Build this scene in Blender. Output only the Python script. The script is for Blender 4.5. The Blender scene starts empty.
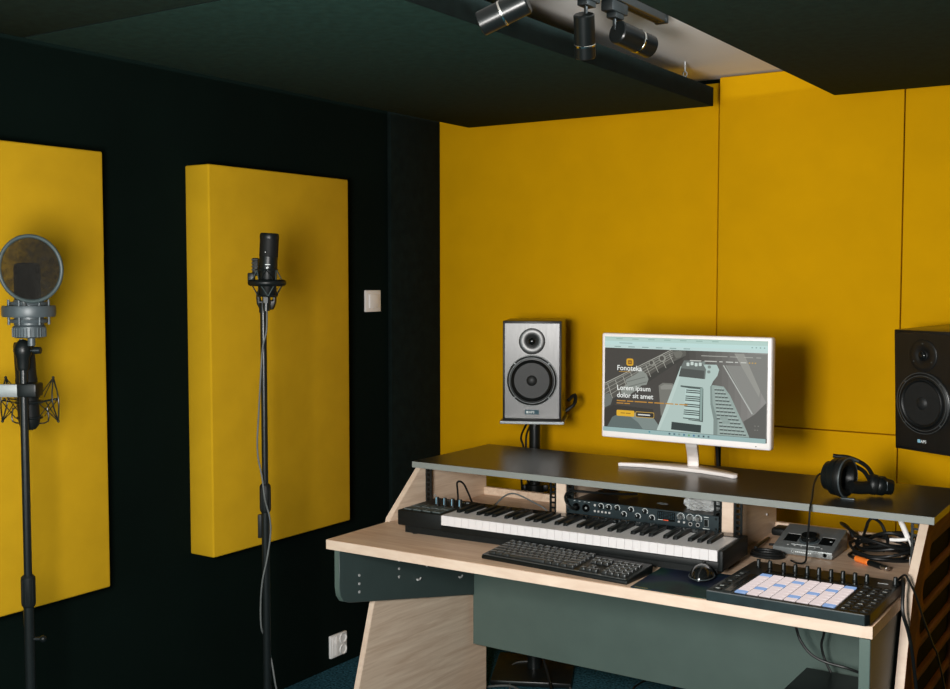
import bpy, bmesh, math, random
from mathutils import Vector, Matrix
random.seed(4)
SC = bpy.context.scene
COL = SC.collection
PI = math.pi
R = math.radians


def lin(c):
    if isinstance(c, str):
        c = [int(c[i:i + 2], 16) / 255 for i in (0, 2, 4)]
        c = [x / 12.92 if x <= .04045 else ((x + .055) / 1.055) ** 2.4 for x in c]
    return (c[0], c[1], c[2], 1.0)


# ------------------------------------------------------------------ materials
def base_mat(name):
    m = bpy.data.materials.new(name)
    m.use_nodes = True
    nt = m.node_tree
    b = nt.nodes['Principled BSDF']
    return m, nt, b


def setin(b, **k):
    names = {'rough': 'Roughness', 'metal': 'Metallic', 'spec': 'Specular IOR Level', 'coat': 'Coat Weight',
             'coatr': 'Coat Roughness', 'alpha': 'Alpha', 'trans': 'Transmission Weight', 'ior': 'IOR', 'sheen': 'Sheen Weight'}
    for a, v in k.items():
        b.inputs[names[a]].default_value = v


def plain(name, col, var=.12, scale=60, bump=0.0, bscale=400, **k):
    """a colour with a little procedural mottling and optional fine bump"""
    m, nt, b = base_mat(name)
    setin(b, **k)
    tc = nt.nodes.new('ShaderNodeTexCoord')
    n = nt.nodes.new('ShaderNodeTexNoise')
    n.inputs['Scale'].default_value = scale
    n.inputs['Detail'].default_value = 4
    nt.links.new(tc.outputs['Object'], n.inputs['Vector'])
    r = nt.nodes.new('ShaderNodeValToRGB')
    c = lin(col)
    r.color_ramp.elements[0].color = [x * (1 - var) for x in c[:3]] + [1]
    r.color_ramp.elements[1].color = [min(1, x * (1 + var)) for x in c[:3]] + [1]
    r.color_ramp.elements[0].position = .3
    r.color_ramp.elements[1].position = .7
    nt.links.new(n.outputs['Fac'], r.inputs['Fac'])
    nt.links.new(r.outputs['Color'], b.inputs['Base Color'])
    if bump:
        n2 = nt.nodes.new('ShaderNodeTexNoise')
        n2.inputs['Scale'].default_value = bscale
        n2.inputs['Detail'].default_value = 3
        nt.links.new(tc.outputs['Object'], n2.inputs['Vector'])
        bp = nt.nodes.new('ShaderNodeBump')
        bp.inputs['Strength'].default_value = bump
        bp.inputs['Distance'].default_value = .002
        nt.links.new(n2.outputs['Fac'], bp.inputs['Height'])
        nt.links.new(bp.outputs['Normal'], b.inputs['Normal'])
    return m


def wood(name, c0, c1, stretch=(1.2, 14, 14), rot=(0, 0, 0), rough=.45, streak=3.0, spec=.4, coat=0.0, coatr=.35, rvar=0.0):
    m, nt, b = base_mat(name)
    setin(b, rough=rough, spec=spec, coat=coat, coatr=coatr)
    tc = nt.nodes.new('ShaderNodeTexCoord')
    mr = nt.nodes.new('ShaderNodeMapping')
    mr.inputs['Rotation'].default_value = rot
    nt.links.new(tc.outputs['Object'], mr.inputs['Vector'])
    mp = nt.nodes.new('ShaderNodeMapping')
    mp.inputs['Scale'].default_value = stretch
    nt.links.new(mr.outputs['Vector'], mp.inputs['Vector'])
    n = nt.nodes.new('ShaderNodeTexNoise')
    n.inputs['Scale'].default_value = streak
    n.inputs['Detail'].default_value = 8
    n.inputs['Roughness'].default_value = .62
    n.inputs['Distortion'].default_value = .6
    nt.links.new(mp.outputs['Vector'], n.inputs['Vector'])
    r = nt.nodes.new('ShaderNodeValToRGB')
    r.color_ramp.elements[0].color = lin(c0)
    r.color_ramp.elements[1].color = lin(c1)
    r.color_ramp.elements[0].position = .32
    r.color_ramp.elements[1].position = .68
    nt.links.new(n.outputs['Fac'], r.inputs['Fac'])
    nt.links.new(r.outputs['Color'], b.inputs['Base Color'])
    if rvar:
        q = nt.nodes.new('ShaderNodeMapRange')
        q.inputs['From Min'].default_value = .3
        q.inputs['From Max'].default_value = .7
        q.inputs['To Min'].default_value = rough - rvar
        q.inputs['To Max'].default_value = rough + rvar
        nt.links.new(n.outputs['Fac'], q.inputs['Value'])
        nt.links.new(q.outputs['Result'], b.inputs['Roughness'])
    return m


def emit(name, col, s=1.0):
    m, nt, b = base_mat(name)
    c = lin(col)
    b.inputs['Base Color'].default_value = (.01, .01, .01, 1)
    b.inputs['Emission Color'].default_value = c
    b.inputs['Emission Strength'].default_value = s
    setin(b, rough=.35, spec=.25)
    return m


M = {}
M['yellow'] = plain('yellow_felt', (.555, .325, .010), var=.05, scale=9, bump=.35, bscale=900, rough=.95, spec=.1)
M['yellow_wall'] = plain('yellow_wall_felt', (.66, .340, .0005), var=.04, scale=6, bump=.35, bscale=900, rough=.95, spec=.1)
M['wallblack'] = plain('black_wall_paint', (.0022, .0058, .0045), var=.12, scale=3, rough=.95, spec=.05)
M['felt_black'] = plain('black_felt', (.0045, .009, .008), var=.25, scale=30, bump=.4, bscale=700, rough=.95, spec=.1)
M['cloud'] = plain('dark_green_felt', (.0095, .027, .0215), var=.22, scale=40, bump=.5, bscale=500, rough=.95, spec=.1)
M['ceil'] = plain('white_ceiling_paint', (.78, .77, .75), var=.03, scale=3, rough=.9, spec=.2)
M['room'] = plain('grey_room_paint', (.10, .10, .10), var=.05, scale=3, rough=.9, spec=.2)
M['carpet'] = plain('blue_carpet', (.022, .078, .108), var=.97, scale=110, bump=.8, bscale=350, rough=1, spec=.05)
M['oak_top'] = wood('pale_oak_worktop', 'caa588', 'e0c4a9', stretch=(1.6, 22, 22))
M['oak_side'] = wood('pale_oak_side', 'c6ac94', 'dfcab3', stretch=(30, 1.9, 34), rot=(R(2), 0, 0), streak=2.2)
M['oak_edge'] = wood('pale_oak_edge', 'c9b29e', 'd6c3b0', stretch=(3, 3, 10), rough=.5)
M['oak_shaded'] = wood('shaded_oak_side', '75432a', '8a5638', stretch=(20, 1.6, 22), rot=(R(-5), 0, 0), rough=.75, spec=.12)  # darker copy of the pale oak, shade of the outer right side in its colour
M['grey_board'] = plain('slate_grey_board', (.082, .118, .103), var=.05, scale=12, rough=.42, spec=.4)
M['dark_board'] = plain('dark_slate_board', (.040, .060, .058), var=.05, scale=12, rough=.42, spec=.4)
M['shelf'] = plain('charcoal_shelf_top', (.026, .028, .026), var=.08, scale=10, rough=.28, spec=.55)
M['shelf_edge'] = plain('grey_shelf_edge', (.22, .24, .225), var=.05, scale=12, rough=.5, spec=.3)
M['black'] = plain('black_plastic', (.0045, .0062, .0062), var=.15, scale=50, rough=.38, spec=.24)
M['black_soft'] = plain('soft_black_plastic', (.005, .0065, .0065), var=.2, scale=90, bump=.15, bscale=900, rough=.5, spec=.22)
M['black_gloss'] = plain('gloss_black_plastic', (.006, .007, .007), var=.1, scale=50, rough=.15, spec=.5)
M['rubber'] = plain('black_rubber', (.006, .007, .007), var=.15, scale=60, rough=.42, spec=.28)
M['trim_black'] = plain('satin_black_trim', (.006, .0065, .0065), var=.1, scale=60, rough=.34, spec=.6, coat=.25, coatr=.3)
M['cone'] = plain('black_speaker_cone', (.012, .013, .013), var=.15, scale=60, rough=.5, spec=.35)
M['ash'] = wood('black_ash_veneer', (.003, .0033, .0033), (.009, .0095, .0095), stretch=(60, 60, 3), rough=.34, streak=4, spec=.62, coat=.25, coatr=.30, rvar=.03)
M['metal_black'] = plain('black_powder_steel', (.006, .008, .008), var=.1, scale=80, rough=.3, spec=.35)
M['steel'] = plain('brushed_steel', (.55, .55, .54), var=.08, scale=80, rough=.28, metal=1)
M['chrome'] = plain('chrome_trim', (.8, .78, .72), var=.04, scale=80, rough=.12, metal=1)
M['grey_metal'] = plain('grey_anodised_metal', (.12, .13, .132), var=.08, scale=60, rough=.38, metal=.5)
M['case_grey'] = plain('grey_metal_case', (.20, .215, .215), var=.06, scale=60, rough=.38, metal=.35)
M['silver_grey'] = plain('silver_grey_metal', (.050, .064, .070), var=.08, scale=60, rough=.45, metal=.15)
M['lightgrey'] = plain('pale_grey_plastic', (.42, .42, .41), var=.05, scale=40, rough=.45)
M['white'] = plain('white_plastic', (.80, .78, .76), var=.02, scale=20, rough=.38, spec=.45)
M['white_key'] = plain('ivory_white_key', (.63, .61, .61), var=.02, scale=20, rough=.3, spec=.5)
M['mon_white'] = plain('white_monitor_plastic', (.84, .79, .77), var=.02, scale=20, rough=.3, spec=.5)
M['grey_cable'] = plain('grey_cable_jacket', (.085, .092, .09), var=.1, scale=60, rough=.45)
M['white_print'] = plain('white_print', (.62, .66, .66), var=.03, scale=60, rough=.6)
M['grey_print'] = plain('grey_print', (.20, .22, .22), var=.05, scale=60, rough=.6)
M['olive_print'] = plain('olive_print', (.20, .16, .04), var=.05, scale=60, rough=.6)
M['blue_print'] = plain('blue_badge', (.25, .52, .68), var=.05, scale=60, rough=.45)
M['badge_grey'] = plain('slate_badge', (.05, .10, .125), var=.05, scale=60, rough=.7, spec=.1)
M['gold'] = plain('gold_trim', (.75, .45, .12), var=.05, scale=60, rough=.25, metal=1)
M['orange'] = plain('orange_plastic', (.85, .20, .025), var=.05, scale=60, rough=.5)
M['red_cable'] = plain('red_orange_cable', (.60, .09, .03), var=.1, scale=60, rough=.5)
M['rack_front'] = plain('blue_black_panel', (.012, .022, .026), var=.1, scale=60, rough=.4, spec=.5)
M['rack_top'] = plain('dark_steel_lid', (.010, .009, .008), var=.1, scale=60, rough=.3, spec=.5)
M['petrol'] = plain('dark_petrol_plastic', (.010, .020, .022), var=.3, scale=30, rough=.35, spec=.4)
M['pad_rubber'] = plain('grey_pad_rubber', (.035, .05, .05), var=.1, scale=60, rough=.5)
M['mesh_back'] = plain('dark_grille_mesh', (.005, .0055, .0055), var=.6, scale=900, rough=.6, spec=.18)
M['key_cap'] = plain('black_key_cap', (.020, .022, .022), var=.1, scale=60, rough=.30, spec=.8)
M['slot_black'] = plain('black_slot_inset', (.006, .0065, .006), var=.3, scale=120, rough=.95, spec=.1)
M['pad_pink'] = emit('pink_white_lit_pad', (.80, .68, .67), .90)
M['pad_blue'] = emit('blue_lit_pad', (.26, .42, .74), .85)
M['red_led'] = emit('red_led', (.9, .12, .05), .9)

# iridescent mouse pad print: blue to green patches are printed on the cloth
m, nt, b = base_mat('printed_mouse_mat')
setin(b, rough=.6, spec=.15)
tc = nt.nodes.new('ShaderNodeTexCoord')
n = nt.nodes.new('ShaderNodeTexNoise')
n.inputs['Scale'].default_value = 5.5
nt.links.new(tc.outputs['Object'], n.inputs['Vector'])
r = nt.nodes.new('ShaderNodeValToRGB')
r.color_ramp.elements[0].color = (.006, .009, .02, 1)
r.color_ramp.elements[0].position = .36
r.color_ramp.elements[1].color = (.004, .006, .007, 1)
r.color_ramp.elements[1].position = .7
e = r.color_ramp.elements.new(.48)
e.color = (.008, .014, .034, 1)
e = r.color_ramp.elements.new(.57)
e.color = (.006, .028, .022, 1)
nt.links.new(n.outputs['Fac'], r.inputs['Fac'])
nt.links.new(r.outputs['Color'], b.inputs['Base Color'])
M['mousepad'] = m

# pop-filter gauze: a fine see-through weave
m, nt, b = base_mat('pop_filter_gauze')
b.inputs['Base Color'].default_value = (.012, .011, .009, 1)
setin(b, rough=.7, spec=.2)
tc = nt.nodes.new('ShaderNodeTexCoord')
w1 = nt.nodes.new('ShaderNodeTexNoise')
w1.inputs['Scale'].default_value = 34
w1.inputs['Distortion'].default_value = 2.5
w1.inputs['Detail'].default_value = 1
nt.links.new(tc.outputs['Object'], w1.inputs['Vector'])
mr = nt.nodes.new('ShaderNodeMapRange')
mr.inputs['From Min'].default_value = .35
mr.inputs['From Max'].default_value = .65
mr.inputs['To Min'].default_value = .62
mr.inputs['To Max'].default_value = .80
nt.links.new(w1.outputs['Fac'], mr.inputs['Value'])
nt.links.new(mr.outputs['Result'], b.inputs['Alpha'])
M['gauze'] = m

# crumpled clear plastic
m, nt, b = base_mat('clear_plastic_film')
b.inputs['Base Color'].default_value = (.85, .88, .88, 1)
setin(b, rough=.08, spec=.8, alpha=.32)
M['film'] = m

# ------------------------------------------------------------------ mesh builder
class MB:
    def __init__(s):
        s.bm = bmesh.new()
        s.mi = 0

    def add(s, tb, mat=None):
        if mat is not None:
            bmesh.ops.transform(tb, matrix=mat, verts=tb.verts)
        for f in tb.faces:
            f.material_index = s.mi
            f.smooth = True
        me = bpy.data.meshes.new('t')
        tb.to_mesh(me)
        tb.free()
        s.bm.from_mesh(me)
        bpy.data.meshes.remove(me)
        return s

    def box(s, x0, x1, y0, y1, z0, z1, bev=0, seg=2, mat=None):
        tb = bmesh.new()
        bmesh.ops.create_cube(tb, size=1)
        for v in tb.verts:
            v.co = Vector(((x0 + x1) / 2 + v.co.x * (x1 - x0), (y0 + y1) / 2 + v.co.y * (y1 - y0), (z0 + z1) / 2 + v.co.z * (z1 - z0)))
        if bev:
            bmesh.ops.bevel(tb, geom=tb.edges[:] + tb.verts[:], offset=bev, segments=seg, affect='EDGES', profile=.5)
        return s.add(tb, mat)

    def prism(s, pts, ax, a0, a1, bev=0, seg=2, mat=None):
        tb = bmesh.new()
        def P(p, a):
            return {'x': (a, p[0], p[1]), 'y': (p[0], a, p[1]), 'z': (p[0], p[1], a)}[ax]
        lo = [tb.verts.new(P(p, a0)) for p in pts]
        hi = [tb.verts.new(P(p, a1)) for p in pts]
        tb.faces.new(lo)
        tb.faces.new(hi[::-1])
        k = len(pts)
        for i in range(k):
            tb.faces.new((lo[i], hi[i], hi[(i + 1) % k], lo[(i + 1) % k]))
        bmesh.ops.recalc_face_normals(tb, faces=tb.faces)
        if bev:
            bmesh.ops.bevel(tb, geom=tb.edges[:] + tb.verts[:], offset=bev, segments=seg, affect='EDGES', profile=.5)
        return s.add(tb, mat)

    def lathe(s, prof, p0=(0, 0, 0), d=(0, 0, 1), seg=32, mat=None):
        """prof: list of (radius, height) revolved about d from p0"""
        tb = bmesh.new()
        rings = []
        for r, h in prof:
            if r < 1e-6:
                rings.append([tb.verts.new((0, 0, h))])
            else:
                rings.append([tb.verts.new((r * math.cos(2 * PI * i / seg), r * math.sin(2 * PI * i / seg), h)) for i in range(seg)])
        for a, b_ in zip(rings, rings[1:]):
            for i in range(seg):
                j = (i + 1) % seg
                if len(a) == 1 and len(b_) > 1:
                    tb.faces.new((a[0], b_[j], b_[i]))
                elif len(b_) == 1 and len(a) > 1:
                    tb.faces.new((a[i], a[j], b_[0]))
                elif len(a) > 1:
                    tb.faces.new((a[i], a[j], b_[j], b_[i]))
        if len(rings[0]) > 1 and prof[0] != prof[-1]:
            tb.faces.new(rings[0][::-1])
        if len(rings[-1]) > 1 and prof[0] != prof[-1]:
            tb.faces.new(rings[-1])
        q = Vector((0, 0, 1)).rotation_difference(Vector(d).normalized()).to_matrix().to_4x4()
        T = Matrix.Translation(p0) @ q
        bmesh.ops.transform(tb, matrix=T, verts=tb.verts)
        bmesh.ops.recalc_face_normals(tb, faces=tb.faces)
        return s.add(tb, mat)

    def cyl(s, p0, p1, r0, r1=None, seg=20, ch=0):
        r1 = r0 if r1 is None else r1
        p0, p1 = Vector(p0), Vector(p1)
        L = (p1 - p0).length
        if ch:
            pr = [(r0 - ch, 0), (r0, ch), (r1, L - ch), (r1 - ch, L)]
        else:
            pr = [(r0, 0), (r1, L)]
        return s.lathe(pr, p0, p1 - p0, seg)

    def torus(s, c, nrm, R0, r0, seg=40, s2=10):
        tb = bmesh.new()
        rg = []
        for i in range(seg):
            a = 2 * PI * i / seg
            rg.append([tb.verts.new(((R0 + r0 * math.cos(2 * PI * j / s2)) * math.cos(a), (R0 + r0 * math.cos(2 * PI * j / s2)) * math.sin(a), r0 * math.sin(2 * PI * j / s2))) for j in range(s2)])
        for i in range(seg):
            for j in range(s2):
                a, b_ = rg[i], rg[(i + 1) % seg]
                tb.faces.new((a[j], b_[j], b_[(j + 1) % s2], a[(j + 1) % s2]))
        q = Vector((0, 0, 1)).rotation_difference(Vector(nrm).normalized()).to_matrix().to_4x4()
        bmesh.ops.transform(tb, matrix=Matrix.Translation(c) @ q, verts=tb.verts)
        return s.add(tb)

    def ball(s, c, r, sc=(1, 1, 1), seg=20):
        tb = bmesh.new()
        bmesh.ops.create_uvsphere(tb, u_segments=seg, v_segments=seg // 2, radius=r)
        return s.add(tb, Matrix.Translation(c) @ Matrix.Diagonal((*sc, 1)))

    def tube(s, pts, r, seg=8, sub=6, closed=False):
        pts = [Vector(p) for p in pts]
        path = []
        n_ = len(pts)
        rng = range(n_) if closed else range(n_ - 1)
        for i in rng:
            if closed:
                p0, p1, p2, p3 = (pts[(i + k) % n_] for k in (-1, 0, 1, 2))
            else:
                p0, p1, p2, p3 = pts[max(i - 1, 0)], pts[i], pts[i + 1], pts[min(i + 2, n_ - 1)]
            for k in range(sub):
                t = k / sub
                path.append(.5 * ((2 * p1) + (p2 - p0) * t + (2 * p0 - 5 * p1 + 4 * p2 - p3) * t * t + (3 * p1 - p0 - 3 * p2 + p3) * t ** 3))
        if not closed:
            path.append(pts[-1])
        tb = bmesh.new()
        rings = []
        m_ = len(path)
        nrm = None
        for i, p in enumerate(path):
            if closed:
                d = path[(i + 1) % m_] - path[i - 1]
            else:
                d = path[min(i + 1, m_ - 1)] - path[max(i - 1, 0)]
            d = d.normalized() if d.length > 1e-9 else Vector((0, 0, 1))
            if nrm is None:
                nrm = d.orthogonal().normalized()
            nrm = (nrm - d * nrm.dot(d))
            nrm = nrm.normalized() if nrm.length > 1e-6 else d.orthogonal().normalized()
            b_ = d.cross(nrm)
            rings.append([tb.verts.new(p + r * (math.cos(2 * PI * k / seg) * nrm + math.sin(2 * PI * k / seg) * b_)) for k in range(seg)])
        cnt = m_ if closed else m_ - 1
        for i in range(cnt):
            a, b_ = rings[i], rings[(i + 1) % m_]
            for k in range(seg):
                tb.faces.new((a[k], a[(k + 1) % seg], b_[(k + 1) % seg], b_[k]))
        if not closed:
            tb.faces.new(rings[0][::-1])
            tb.faces.new(rings[-1])
        bmesh.ops.recalc_face_normals(tb, faces=tb.faces)
        return s.add(tb)

    def poly(s, pts3):
        tb = bmesh.new()
        tb.faces.new([tb.verts.new(p) for p in pts3])
        return s.add(tb)

    def text(s, txt, size, mat, ext=0.0, bold=0.0, align='LEFT'):
        cu = bpy.data.curves.new('t', 'FONT')
        cu.body = txt
        cu.size = size
        cu.extrude = ext
        cu.offset = bold
        cu.align_x = align
        cu.resolution_u = 3
        o = bpy.data.objects.new('t', cu)
        COL.objects.link(o)
        dg = bpy.context.evaluated_depsgraph_get()
        me = bpy.data.meshes.new_from_object(o.evaluated_get(dg))
        bpy.data.objects.remove(o)
        bpy.data.curves.remove(cu)
        tb = bmesh.new()
        tb.from_mesh(me)
        bpy.data.meshes.remove(me)
        return s.add(tb, mat)

    def build(s, name, mat, parent=None, world=True, loc=None, ang=38):
        """world=True: the coordinates are world ones and are moved into the parent's frame"""
        T = Matrix.Identity(4)
        if parent is not None and world:
            T = frame(parent).inverted()
        if loc is not None:
            T = Matrix.Translation(loc).inverted()
        s.bm.transform(T)
        me = bpy.data.meshes.new(name)
        s.bm.to_mesh(me)
        s.bm.free()
        for x in (mat if isinstance(mat, list) else [mat]):
            me.materials.append(x)
        me.set_sharp_from_angle(angle=R(ang))
        o = bpy.data.objects.new(name, me)
        COL.objects.link(o)
        if parent is not None:
            o.parent = parent
        if loc is not None:
            o.location = loc
        return o


def frame(o):
    f = Matrix.Translation(o.location) @ o.rotation_euler.to_matrix().to_4x4()
    return frame(o.parent) @ f if o.parent else f


LABELS = []


def tag(o, label, cat, group=None, kind=None):
    if label:
        o['label'] = label
        LABELS.append(label)
    if cat:
        o['category'] = cat
    if group:
        o['group'] = group
    if kind:
        o['kind'] = kind
    return o


def thing(name, label, cat, loc, rz=0, group=None):
    o = bpy.data.objects.new(name, None)
    COL.objects.link(o)
    o.empty_display_size = .05
    o.location = loc
    o.rotation_euler = (0, 0, rz)
    return tag(o, label, cat, group)


def single(name, mb, mat, label, cat, loc, group=None):
    return tag(mb.build(name, mat, loc=loc), label, cat, group)


def struct(name, mb, mat):
    o = mb.build(name, mat)
    o['kind'] = 'structure'
    return o


# ------------------------------------------------------------------ room
XL, YB, ZC = -2.81, 4.0, 2.236
XR, YF = 1.6, -1.8
mb = MB(); mb.box(XL - .1, XR + .1, YF - .1, YB + .1, -.1, 0); struct('floor', mb, M['carpet'])
mb = MB(); mb.box(XL - .1, XR + .1, YF - .1, YB + .1, ZC, ZC + .1); struct('ceiling', mb, M['ceil'])
mb = MB(); mb.box(XL - .1, XL, YF - .1, YB + .1, 0, ZC); struct('wall_left', mb, M['wallblack'])
mb = MB(); mb.box(XL, XR, YB, YB + .1, 0, ZC); struct('wall_back', mb, M['wallblack'])
mb = MB(); mb.box(XR, XR + .1, YF - .1, YB + .1, 0, ZC); struct('wall_right', mb, M['room'])
mb = MB()   # the wall behind the camera, with an opening added for the rear fill light
mb.box(XL, -1.9, YF - .1, YF, 0, ZC); mb.box(-.5, XR, YF - .1, YF, 0, ZC); mb.box(-1.9, -.5, YF - .1, YF, 2.1, ZC)
struct('wall_front', mb, M['room'])

# left wall: two thick yellow absorbers
for y0, y1, lab in ((1.43, 2.145, 'thick yellow fabric absorber behind the round pop filter, cut by the left edge'),
                    (2.553, 3.247, 'thick yellow fabric absorber next to the light switch, whole outline in view')):
    mb = MB(); mb.box(XL + .0003, -2.70, y0, y1, .592, 1.868, bev=.006, seg=3)
    single('acoustic_panel', mb, M['yellow'], lab, 'acoustic panel', (XL, (y0 + y1) / 2, .592), 'yellow absorbers on the black wall')
mb = MB(); mb.box(XL + .0003, -2.79, 3.622, 3.966, .002, 2.2, bev=.004)
single('acoustic_panel', mb, M['felt_black'], 'tall black felt panel in the corner between light switch and yellow wall', 'acoustic panel', (XL, 3.8, 0))

# back wall: yellow felt boards with thin seams
YP = 3.97
for x0, x1, z0, z1, d, lab in (
        (-2.805, -1.5445, .001, 2.217, 0, 'widest full height yellow felt wall board, behind the left speaker and beside the dark corner'),
        (-1.5262, -.8835, .9755, 2.229, -.04, 'tall yellow felt wall board above the monitor, between two vertical seams'),
        (-.8805, XR - .002, .9755, 2.229, -.04, 'yellow felt wall board behind the right speaker, right of the last vertical seam'),
        (-1.475, -.8835, .001, .9725, -.04, 'lower yellow felt wall board behind the headphones, under the horizontal seam'),
        (-.8805, XR - .002, .001, .9725, -.04, 'lower yellow felt wall board under the right speaker, at the right edge'),
        (-1.526, -1.479, .001, .9725, .014, 'narrow recessed yellow felt strip under the monitor, between two lower boards')):
    mb = MB(); mb.box(x0, x1, YP + d, YB - .0003, z0, z1, bev=.004, seg=2)
    single('wall_board', mb, M['yellow_wall'], lab, 'wall board', ((x0 + x1) / 2, YB, z0), 'yellow felt boards on the back wall')

# ceiling clouds
def cloud(x0, x1, y0, y1, lab, hooks):
    t = thing('ceiling_cloud', lab, 'ceiling panel', ((x0 + x1) / 2, (y0 + y1) / 2, 2.1), 0, 'dark felt panels hung under the ceiling')
    mb = MB(); mb.box(x0 + .002, x1 - .002, y0 + .002, y1 - .002, 2.1, 2.166, bev=.002, seg=2); mb.build('panel', M['cloud'], t)
    mb = MB()   # added side bands; their blacker colour stands in for shade
    mb.box(x0, x0 + .003, y0, y1, 2.101, 2.1645); mb.box(x1 - .003, x1, y0, y1, 2.101, 2.1645)
    mb.box(x0, x1, y0, y0 + .003, 2.101, 2.1645); mb.box(x0, x1, y1 - .003, y1, 2.101, 2.1645)
    mb.build('dark_side_band', M['felt_black'], t)
    for hx, hy in hooks:
        mb = MB()
        mb.torus((hx, hy, 2.178), (1, .4, 0), .010, .0022, 20, 8)
        mb.cyl((hx, hy, 2.164), (hx, hy, 2.169), .005, seg=10)
        mb.torus((hx, hy, 2.194), (.4, 1, 0), .009, .0016, 20, 8)
        mb.torus((hx, hy, 2.212), (1, .4, 0), .011, .0022, 20, 8)
        mb.cyl((hx, hy, 2.222), (hx, hy, ZC), .003, seg=10)
        mb.build('hook_chain', M['lightgrey'], t)


cloud(-2.505, -1.482, 1.757, 3.757, 'dark green felt ceiling panel over the left wall corner, left of the spotlights', ((-1.53, 3.62), (-2.40, 3.62)))
cloud(-2.505, -1.482, -.6, 1.752, 'dark felt ceiling panel nearest the viewer at the upper left, seam towards the next one', ((-1.53, -.4), (-2.4, -.4)))
cloud(-1.065, 1.35, .6, 3.757, 'dark felt ceiling panel at the upper right over the desk, right of the spotlights', ((-1.0, 3.62), (1.2, 3.6)))

# spotlight track
TX = -1.315
t = thing('light_track', 'black ceiling light rail running along the white gap above the spotlights', 'light track', (TX, 2.0, ZC))
mb = MB(); mb.box(TX - .017, TX + .017, .9, 2.945, 2.211, ZC - .0005, bev=.002, seg=1); mb.build('rail', M['metal_black'], t)
mb = MB(); mb.box(TX - .0185, TX + .0185, 2.934, 2.949, 2.2095, ZC - .001, bev=.002, seg=1); mb.build('end_cap', M['black'], t)
mb = MB(); mb.box(TX - .008, TX + .008, .92, 2.92, 2.2098, 2.213); mb.build('conductor_slot', M['black_gloss'], t)


def spot(y, stem_z, tail, axis, L, r, lab, ring=.62):
    t = thing('spotlight', lab, 'spotlight', (TX, y, 2.211), 0, 'black spotlights on the ceiling rail')
    mb = MB(); mb.box(TX - .017, TX + .017, y - .045, y + .045, 2.181, 2.2095, bev=.003); mb.box(TX - .014, TX + .014, y - .02, y + .028, 2.168, 2.182, bev=.002)
    mb.build('adaptor', M['black_soft'], t)
    mb = MB(); mb.tube([(TX, y, 2.172), (TX, y, (2.172 + stem_z) / 2), (TX, y, stem_z)], .005, 10)
    mb.build('stem', M['metal_black'], t)
    a = Vector(axis).normalized(); p = Vector(tail)
    mb = MB(); mb.lathe([(0, 0), (r - .003, 0), (r, .003), (r, L - .002), (r - .002, L), (r - .006, L), (r - .008, L - .012), (0, L - .012)], p, a, 32)
    mb.build('lamp_head', M['metal_black'], t)
    mb = MB(); mb.lathe([(r + .0002, L * ring - .0028), (r + .0012, L * ring - .002), (r + .0012, L * ring + .002), (r + .0002, L * ring + .0028), (r - .004, L * ring), (r + .0002, L * ring - .0028)], p, a, 32)
    mb.build('trim_ring', M['chrome'], t)
    mb = MB(); mb.lathe([(0, L - .011), (r - .009, L - .011), (r - .011, L - .008), (0, L - .006)], p, a, 24)
    mb.build('lens', M['lightgrey'], t)


spot(2.650, 2.140, (-1.314, 2.662, 2.138), (.036, .120, -.022), .130, .030, 'black spotlight nearest the yellow wall, pointing towards it, third along the ceiling rail')
spot(2.492, 2.140, (TX, 2.482, 2.148), (-.17, .40, -.85), .108, .026, 'black spotlight pointing straight down, middle one of the three', ring=.70)
spot(2.195, 2.118, (-1.305, 2.195, 2.120), (-.10, -.03, -.042), .118, .028, 'black spotlight seen from the side with broad sheen, leftmost on the ceiling rail', ring=.52)

# switch and outlet
t = thing('light_switch', 'white square light switch on the black wall beside the yellow absorber', 'light switch', (XL, 3.518, 1.372))
mb = MB(); mb.prism([(3.470, 1.370), (3.566, 1.370), (3.566, 1.456), (3.470, 1.456)], 'x', XL, XL + .010, bev=.003); mb.build('frame', M['white'], t)
mb = MB(); mb.prism([(3.489, 1.385), (3.549, 1.385), (3.549, 1.441), (3.489, 1.441)], 'x', XL + .008, XL + .016, bev=.003); mb.build('rocker', M['white'], t)
t = thing('wall_outlet', 'white double power outlet low on the black wall above the carpet', 'power outlet', (XL, 3.29, .04))
mb = MB(); mb.box(XL, XL + .012, 3.243, 3.339, .040, .128, bev=.003); mb.build('plate', M['white'], t)
mb = MB()
for k in range(4):
    mb.box(XL + .011, XL + .0145, 3.252 + k * .008, 3.2555 + k * .008, .046, .122, bev=.001, seg=1)
mb.build('ribbed_cover', M['white'], t)
for z in (.062, .106):
    mb = MB(); mb.lathe([(.0195, 0), (.0195, .004), (.0175, .004), (.0165, -.004), (0, -.004)], (XL + .0121, 3.314, z), (1, 0, 0), 28)
    so = mb.build('socket', M['white'], t)
    mb = MB()
    for dy in (-.008, .008):
        mb.cyl((XL + .0082, 3.314 + dy, z), (XL + .0092, 3.314 + dy, z), .0026, seg=10)
    mb.build('contact_hole', M['black'], so)

# ------------------------------------------------------------------ desk
D = thing('studio_desk', 'pale oak studio desk with charcoal raised shelf and slate grey panels', 'desk', (-1.38, 2.95, 0))
XA, XB = -2.157, -.605
mb = MB(); mb.prism([(-2.166, 2.494), (-.609, 2.520), (-.609, 2.79), (-2.166, 2.79)], 'z', .706, .735, bev=.0015, seg=1); mb.box(XA, XB, 2.785, 3.36, .706, .735)
wt = mb.build('worktop', M['oak_top'], D)
mb = MB(); mb.prism([(-2.166, 2.4925), (-.609, 2.5185), (-.609, 2.521), (-2.166, 2.495)], 'z', .7065, .7342); mb.build('edge_band', M['oak_edge'], wt)
mb = MB(); mb.box(XA, XB, 3.335, 3.352, .7345, .761); mb.build('back_rail', M['oak_side'], D)
PROF = [(2.955, .885), (2.792, .745), (2.712, .51), (2.634, .26), (2.55, 0), (3.35, 0), (3.35, .885)]
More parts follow.
